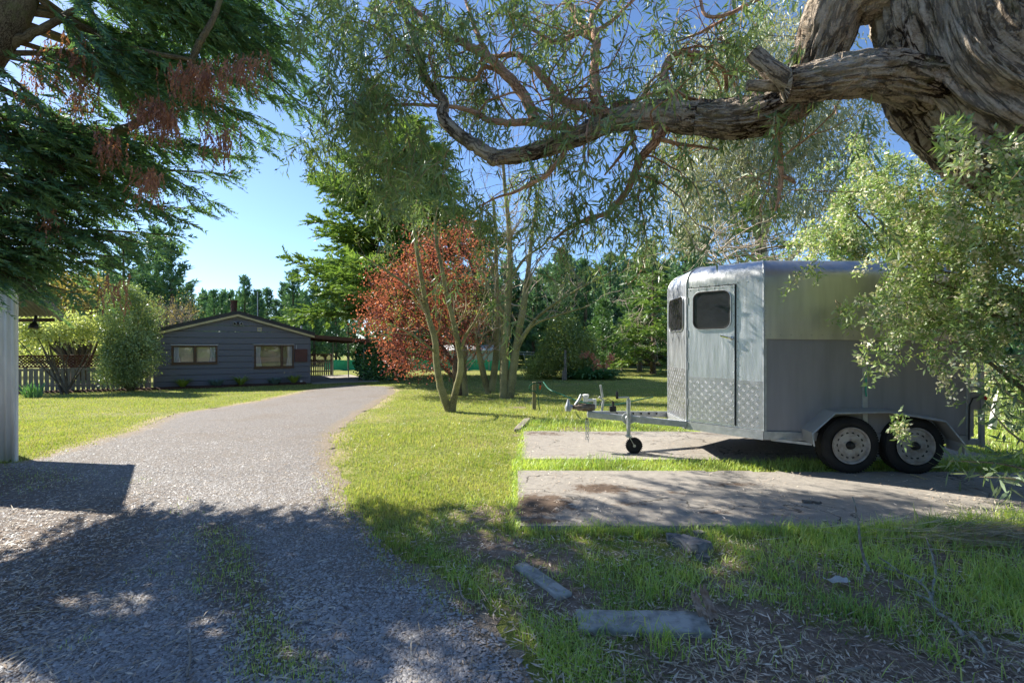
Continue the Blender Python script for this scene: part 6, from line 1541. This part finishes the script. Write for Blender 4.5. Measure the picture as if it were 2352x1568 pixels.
# foreground, patchy
X, Y = scatter(300000, 1.9, 6.0, 1.0, 1.35)
fo = sdf(fore_poly, X, Y); e, dr_ = zones(X, Y)
pr = np.clip(1.15 - 1.75 * e, .02, 1) * np.clip(.55 + .95 * fbm(X, Y, 2.6, 81), 0, 1) * ss(.05, -.15, fo)
ok = (R.random(len(X)) < pr) & (sdf(SL2, X, Y) > .0); X, Y = X[ok], Y[ok]
big = ss(.8, 2.6, X)
VV.append(blades(X, Y, groundz(X, Y) - .004, R.uniform(.03, .085, len(X)) * (1 + .75 * big + .6 * np.clip(fbm(X, Y, 2.1, 91), 0, 1)), R.uniform(.0035, .0065, len(X)), .55, 2))
# individual tufts
for px, py, n, h in ((1500, 1365, 70, .16), (1530, 1490, 90, .14), (1370, 1215, 60, .12), (1290, 1490, 60, .09), (1660, 1500, 40, .08), (1470, 1235, 60, .12), (1820, 1225, 90, .14), (1900, 1235, 90, .14), (2050, 1225, 120, .16), (2150, 1215, 140, .18), (2250, 1210, 140, .2), (2330, 1200, 140, .2), (2040, 1078, 60, .12), (1985, 1075, 60, .16), (1590, 1330, 60, .1), (1720, 1280, 90, .12), (1780, 1330, 90, .11), (1950, 1400, 90, .1), (2150, 1500, 90, .1), (2300, 1400, 120, .16), (1240, 1440, 60, .07), (1620, 1240, 50, .12), (1205, 1395, 60, .06), (1175, 1300, 60, .06)):
    c = G(px, py); a = R.normal(0, .06, (n, 2)); VV.append(blades(c[0] + a[:, 0], c[1] + a[:, 1], groundz(c[0] + a[:, 0], c[1] + a[:, 1]), R.uniform(.5, 1.1, n) * h, R.uniform(.005, .008, n), .5, 2))
o = build_np('long_grass', np.vstack(VV), 4, m_wild); tag(o, 'rough longer grass round the slabs and in the foreground', 'grass', kind='stuff')
# grass strip between the wheel tracks and weeds along the shed
X, Y = scatter(120000, 1.9, 6.5, 1.0, 1.12); sd_ = sdf(strip_poly, X, Y) + .12 * fbm(X, Y, 3, 33)
pr = ss(.12, -.15, sd_) * np.clip(.6 + 1.0 * fbm(X, Y, 2.4, 99), 0, 1)
pr = np.maximum(pr, ss(.3, -.2, sdf(gp([(20, 1072), (120, 1075), (180, 1110), (60, 1130)]), X, Y)) * .35)
pr = np.maximum(pr, .16 * ss(.25, .0, np.abs(sdf(bare_poly, X, Y))) * (fbm(X, Y, 2, 5) > .1))
pr = np.maximum(pr, .9 * ss(-.4, -.0, sdf(drive_poly, X, Y)) * (Y < 5.6) * (X > -3) * np.clip(.2 + fbm(X, Y, 2, 15), 0, 1))
ok = (R.random(len(X)) < pr) & (sdf(drive_poly, X, Y) < .02); X, Y = X[ok], Y[ok]
o = build_np('track_grass', blades(X, Y, groundz(X, Y), R.uniform(.02, .055, len(X)), R.uniform(.004, .007, len(X)), .6), 3, m_wild); tag(o, 'thin grass between the wheel tracks of the driveway', 'grass', kind='stuff')
# pebbles
X, Y = scatter(270000, 1.85, 10, 1.5, 1.3); e_ = sdf(drive_poly, X, Y)
bare = ss(.3, -.5, sdf(bare_poly, X, Y)); stp = ss(.15, -.1, sdf(strip_poly, X, Y))
ok = (e_ < -.03) & (R.random(len(X)) < ss(10, 5.5, Y)) & (R.random(len(X)) < np.clip(.8 + .6 * fbm(X, Y, 1.6, 55), .05, 1) * (1 - .72 * bare) * (1 - .85 * stp) * ss(.0, -.2, e_ + .15 * fbm(X, Y, 2, 7))); X, Y = X[ok][:92000], Y[ok][:92000]; n = len(X)
rad = R.gamma(4.0, .0012, n) + .0026; ang = R.uniform(0, 6.283, n)
ax = np.stack([np.cos(ang), np.sin(ang), R.normal(0, .15, n)], 1); ay = np.stack([-np.sin(ang), np.cos(ang), R.normal(0, .15, n)], 1); az_ = np.tile([0, 0, 1.0], (n, 1))
c = np.stack([X, Y, gz(X, Y) + .006 + rad * .25], 1); a_, b_, h_ = rad * R.uniform(1, 1.5, n), rad * R.uniform(.75, 1.05, n), rad * R.uniform(.45, .75, n)
VV = [c + ax * a_[:, None], c + ay * b_[:, None], c - ax * a_[:, None], c - ay * b_[:, None], c + az_ * h_[:, None] + ax * (a_ * .2)[:, None], c - az_ * h_[:, None]]
V = np.stack(VV, 1).reshape(-1, 3); f = np.array([(0, 1, 4), (1, 2, 4), (2, 3, 4), (3, 0, 4)]); Fc = (np.arange(n)[:, None, None] * 6 + f[None]).reshape(-1, 3)
o = build_np('pebbles', V, 3, m_peb, None, True, Fc); tag(o, 'loose river pebbles on the driveway', 'gravel', kind='stuff')
# leaf and bark litter, straws
X, Y = scatter(56000, 1.9, 9, 1.2); dz = sdf(drive_poly, X, Y)
pr = np.where(dz < 0, .10 + .55 * 1.3 * ss(.4, -.4, sdf(bare_poly, X, Y)) + .3 * ss(.2, -.1, sdf(strip_poly, X, Y)), .0) + ss(.1, -.1, sdf(fore_poly, X, Y)) * .65 + ss(.35, .0, np.abs(sdf(SL1, X, Y))) * .5 + ss(.0, -.2, np.minimum(sdf(SL1, X, Y), sdf(SL2, X, Y))) * .6 * np.clip(.4 + fbm(X, Y, 1.2, 12), 0, 1)
ok = R.random(len(X)) < pr; X, Y = X[ok], Y[ok]; n = len(X)
insl = np.minimum(sdf(SL1, X, Y), sdf(SL2, X, Y)) < 0
Z = groundz(X, Y) + np.where(insl, .042, .012) + R.uniform(0, .008, n)
a = R.uniform(0, 6.283, n); d = nrm(np.stack([np.cos(a), np.sin(a), R.normal(0, .18, n)], 1)); nn = nrm(np.stack([R.normal(0, .3, n), R.normal(0, .3, n), np.ones(n)], 1))
V = leaf_quads(np.stack([X, Y, Z], 1), d, R.gamma(3, .010, n) + .010, R.uniform(.005, .012, n), nn)
o = build_np('leaf_litter', V, 4, m_litter); tag(o, 'fallen gum leaves and bark flakes on the ground', 'leaf litter', kind='stuff')
X, Y = scatter(5200, 1.9, 8, 1.1); dz = sdf(drive_poly, X, Y)
pr = np.where(dz < 0, .14 + .4 * ss(.4, -.4, sdf(bare_poly, X, Y)), 0) + ss(.1, -.1, sdf(fore_poly, X, Y)) * .5; ok = R.random(len(X)) < pr; X, Y = X[ok], Y[ok]; n = len(X)
a = R.uniform(0, 6.283, n); d = nrm(np.stack([np.cos(a), np.sin(a), R.normal(.05, .1, n)], 1))
V = leaf_quads(np.stack([X, Y, groundz(X, Y) + .018 + R.uniform(0, .02, n)], 1), d, R.gamma(3, .035, n) + .03, R.uniform(.003, .006, n), nrm(np.stack([R.normal(0, .3, n), R.normal(0, .3, n), np.ones(n)], 1)), .5, .06)
o = build_np('straws', V, 4, m_straw); tag(o, 'pale dry straws and twigs scattered on the ground', 'straw', kind='stuff')
# dry grass heap at the right
c = G(2300, 1245); n = 1500; X = c[0] + R.normal(0, .45, n); Y = c[1] + R.normal(0, .10, n); a = R.normal(.0, .35, n)
V = leaf_quads(np.stack([X, Y, .02 + np.abs(R.normal(0, .05, n))], 1), nrm(np.stack([np.cos(a), np.sin(a), R.normal(0, .12, n)], 1)), R.uniform(.15, .4, n), R.uniform(.004, .007, n))
o = build_np('dry_grass_heap', V, 4, m_straw); tag(o, 'heap of dry straw coloured grass at the right edge', 'grass', kind='stuff')

# ------------------------------------------------------------------ loose things on the ground
def rough_box(name, mat, label, cat, c, dims, rz, amp=.012, tilt=0.0, taper=0.0, seed=0, cuts=6, group=None):
    import bmesh
    bm = bmesh.new(); bmesh.ops.create_cube(bm, size=1); bmesh.ops.subdivide_edges(bm, edges=bm.edges[:], cuts=cuts, use_grid_fill=True)
    for v in bm.verts:
        p = v.co.copy(); k = 1 - taper * (p.x + .5); v.co = Vector((p.x * dims[0], p.y * dims[1] * k, p.z * dims[2] * k))
        f = max(abs(p.x), abs(p.y)) ; rr = (abs(p.x) > .49) + (abs(p.y) > .49) + (abs(p.z) > .49)
        if rr >= 2: v.co *= .985
        n_ = mnoise.noise_vector((v.co.x * 9 + seed, v.co.y * 9, v.co.z * 9)); v.co += n_ * amp + mnoise.noise_vector((v.co.x * 30 + seed, v.co.y * 30, v.co.z * 30)) * amp * .35
    me = bpy.data.meshes.new(name); bm.to_mesh(me); bm.free(); me.polygons.foreach_set('use_smooth', np.full(len(me.polygons), 'rubble' not in name))
    o = place(name, me, mat, None); o.location = tuple(float(q) for q in c); o.rotation_euler = (0, tilt, rz); return tag(o, label, cat, group)
a, b = G(1325, 1432), G(1622, 1438); c = (a + b) / 2
rough_box('concrete_block', m_conc_block, 'pale mottled concrete block lying in the foreground grass', 'concrete block', (c[0], c[1], -.005), (b[0] - a[0], .19, .07), math.atan2(b[1] - a[1], b[0] - a[0]), .008)
a, b = G(1192, 1300), G(1300, 1375); c = (a + b) / 2
rough_box('concrete_kerb', m_conc_block, 'half buried mossy concrete kerb left of the concrete block', 'kerb', (c[0], c[1], -.015), (np.linalg.norm(b - a), .10, .08), math.atan2(b[1] - a[1], b[0] - a[0]), .010, seed=4)
a, b = G(1190, 985), G(1212, 945)
rough_box('timber_edging', m_greypost, 'old timber edging at the far corner of the slab', 'edging', (.2, 9.1, .015), (1.3, .12, .08), math.radians(80), .012, seed=8)
for i, (px, py, s, lb) in enumerate(((1588, 1262, .2, 'largest lump of rubble half buried in the grass by the slab edge'), (1545, 1240, .11, 'small lump of rubble left of the largest one'), (1600, 1228, .08, 'small rounded stone on the slab side of the rubble'), (1612, 1285, .1, 'flat lump of rubble on the near side of the pile'), (1570, 1238, .07, 'little stone between the rubble lumps'))):
    c = G(px, py); rough_box('rubble_lump', m_rubble, lb, 'stone', (c[0], c[1], s * .12), (s * 1.2, s * .9, s * .6), R.uniform(0, 3), s * .18, .1, .2, i * 3.3, 4, 'rubble beside the slab')
a, b = G(1935, 1425), P(1897, 1345, 2.75)
def slab_bark(p, q, wd_, lb):
    mb = MB(); n = 7; rows = []
    for j in range(n + 1):
        t = j / n; c = p + (q - p) * t; w2 = wd_ * (1 - .35 * t) * (1 + .15 * math.sin(j * 2.3)); rows.append([c + np.array((s * w2 / 2, abs(s) * -.01 + .01 * math.sin(j * 1.7 + s), .005 * (1 - s * s) + (.02 * math.sin(s * 5 + wd_ * 90) if j == n else 0))) for s in np.linspace(-1, 1, 7)])
    o = mb.grid(rows).build('bark_slab', m_barkslab, None, False); m = o.modifiers.new('thick', 'SOLIDIFY'); m.thickness = .009; return tag(o, lb, 'bark', 'bark slabs by the concrete block')
slab_bark(G(1622, 1434) + ez * .01, P(1592, 1360, 2.7), .05, 'pinkish slab of bark leaning left by the concrete block')
slab_bark(G(1640, 1428) + ez * .02, P(1612, 1346, 2.72), .055, 'grey slab of bark leaning right by the concrete block')
def stick(name, lb, pts, r0, r1, mat, cat='stick', sides=()):
    q, r_ = smooth_path(pts, np.linspace(r0, r1, len(pts)), 5, .25); mb = MB(); mb.tube(q, r_, 7)
    for i, dv, L in sides:
        p = q[min(i, len(q) - 1)]; mb.tube([p, p + np.array(dv) * L * .5, p + np.array(dv) * L + (0, 0, -.02)], [r1 * .9, r1 * .6, r1 * .3], 5)
    o = mb.build(name, mat, None, True, base=pts[0]); return tag(o, lb, cat)
C8 = lambda x, y: ((1920 + x / 1.225) * .6125, (1600 + y / 1.225) * .6125)
gl = lambda l, dz: [G(*C8(x, y)) + ez * z for (x, y), z in zip(l, dz)]
stick('fallen_branch', 'long lichened fallen branch curving through the right foreground', gl([(1640, 640), (1760, 690), (1850, 730), (1910, 780), (1930, 830), (1960, 880), (2030, 930), (2080, 990)], [.03, .04, .04, .04, .03, .03, .03, .02]), .006, .011, m_stickl, 'branch', ((6, (-.3, .6, .4), .18), (12, (.5, .3, .3), .14), (20, (-.4, .5, .3), .12)))
stick('upright_twig', 'thin twig sticking up out of the grass before the slab', [P(*C8(1640, 660), 3.15), P(*C8(1605, 560), 3.2), P(*C8(1590, 430), 3.25), P(*C8(1565, 320), 3.3)], .011, .004, m_stickl)
stick('forked_twig', 'short forked lichen twig joining the fallen branch', gl([(1925, 810), (1945, 710), (1930, 640), (1900, 550)], [.03, .05, .07, .08]), .009, .004, m_stickl, 'branch', ((8, (-.6, .2, .3), .12),))
stick('bent_twig', 'thin bent twig at the bottom right corner of the grass', gl([(2110, 970), (2140, 1030), (2175, 1070), (2165, 1110)], [.03, .05, .03, .02]), .009, .006, m_stickl)
stick('slab_stick', 'short bare stick lying on the slab before the rear wheel', [G(*C8(1830, 235)) + ez * .045, G(*C8(1900, 258)) + ez * .045], .010, .008, m_twig)
stick('dark_slab_stick', 'dark short stick lying mid slab', [G(*C8(1335, 365)) + ez * .05, G(*C8(1420, 370)) + ez * .048], .014, .011, m_rust)
stick('red_twig', 'reddish thin twig on bare soil right of the block', gl([(1020, 1165), (1060, 1110), (1120, 1070), (1150, 1035)], [.02, .03, .03, .03]), .004, .003, m_barkslab)
stick('grey_twig', 'grey twig lying on the soil at the bottom', gl([(1530, 1140), (1600, 1130), (1640, 1135)], [.02, .025, .02]), .010, .007, m_greypost)
stick('pale_curved_twig', 'pale curved twig on the left driveway', [G(430, 1560) + ez * .02, G(438, 1510) + ez * .03, G(432, 1470) + ez * .02], .006, .004, m_greypost)
stick('driveway_twig', 'pale twig on the gravel edge left of the kerb', [G(1055, 1345) + ez * .02, G(1062, 1380) + ez * .03, G(1090, 1398) + ez * .02], .006, .004, m_greypost)
c = G(*C8(1490, 735)); mb = MB(); rows = []
for j in range(6): rows.append([np.array((c[0] - .07 + j * .028, c[1] - .03 + k * .02, .035 + .025 * R.random())) for k in range(4)])
tag(mb.grid(rows).build('white_wrapper', m_scrap, None, False), 'crumpled white scrap in the grass right of the bark slabs', 'scrap')
print('triangles', sum(len(m.loops) - 2 * len(m.polygons) for m in bpy.data.meshes))
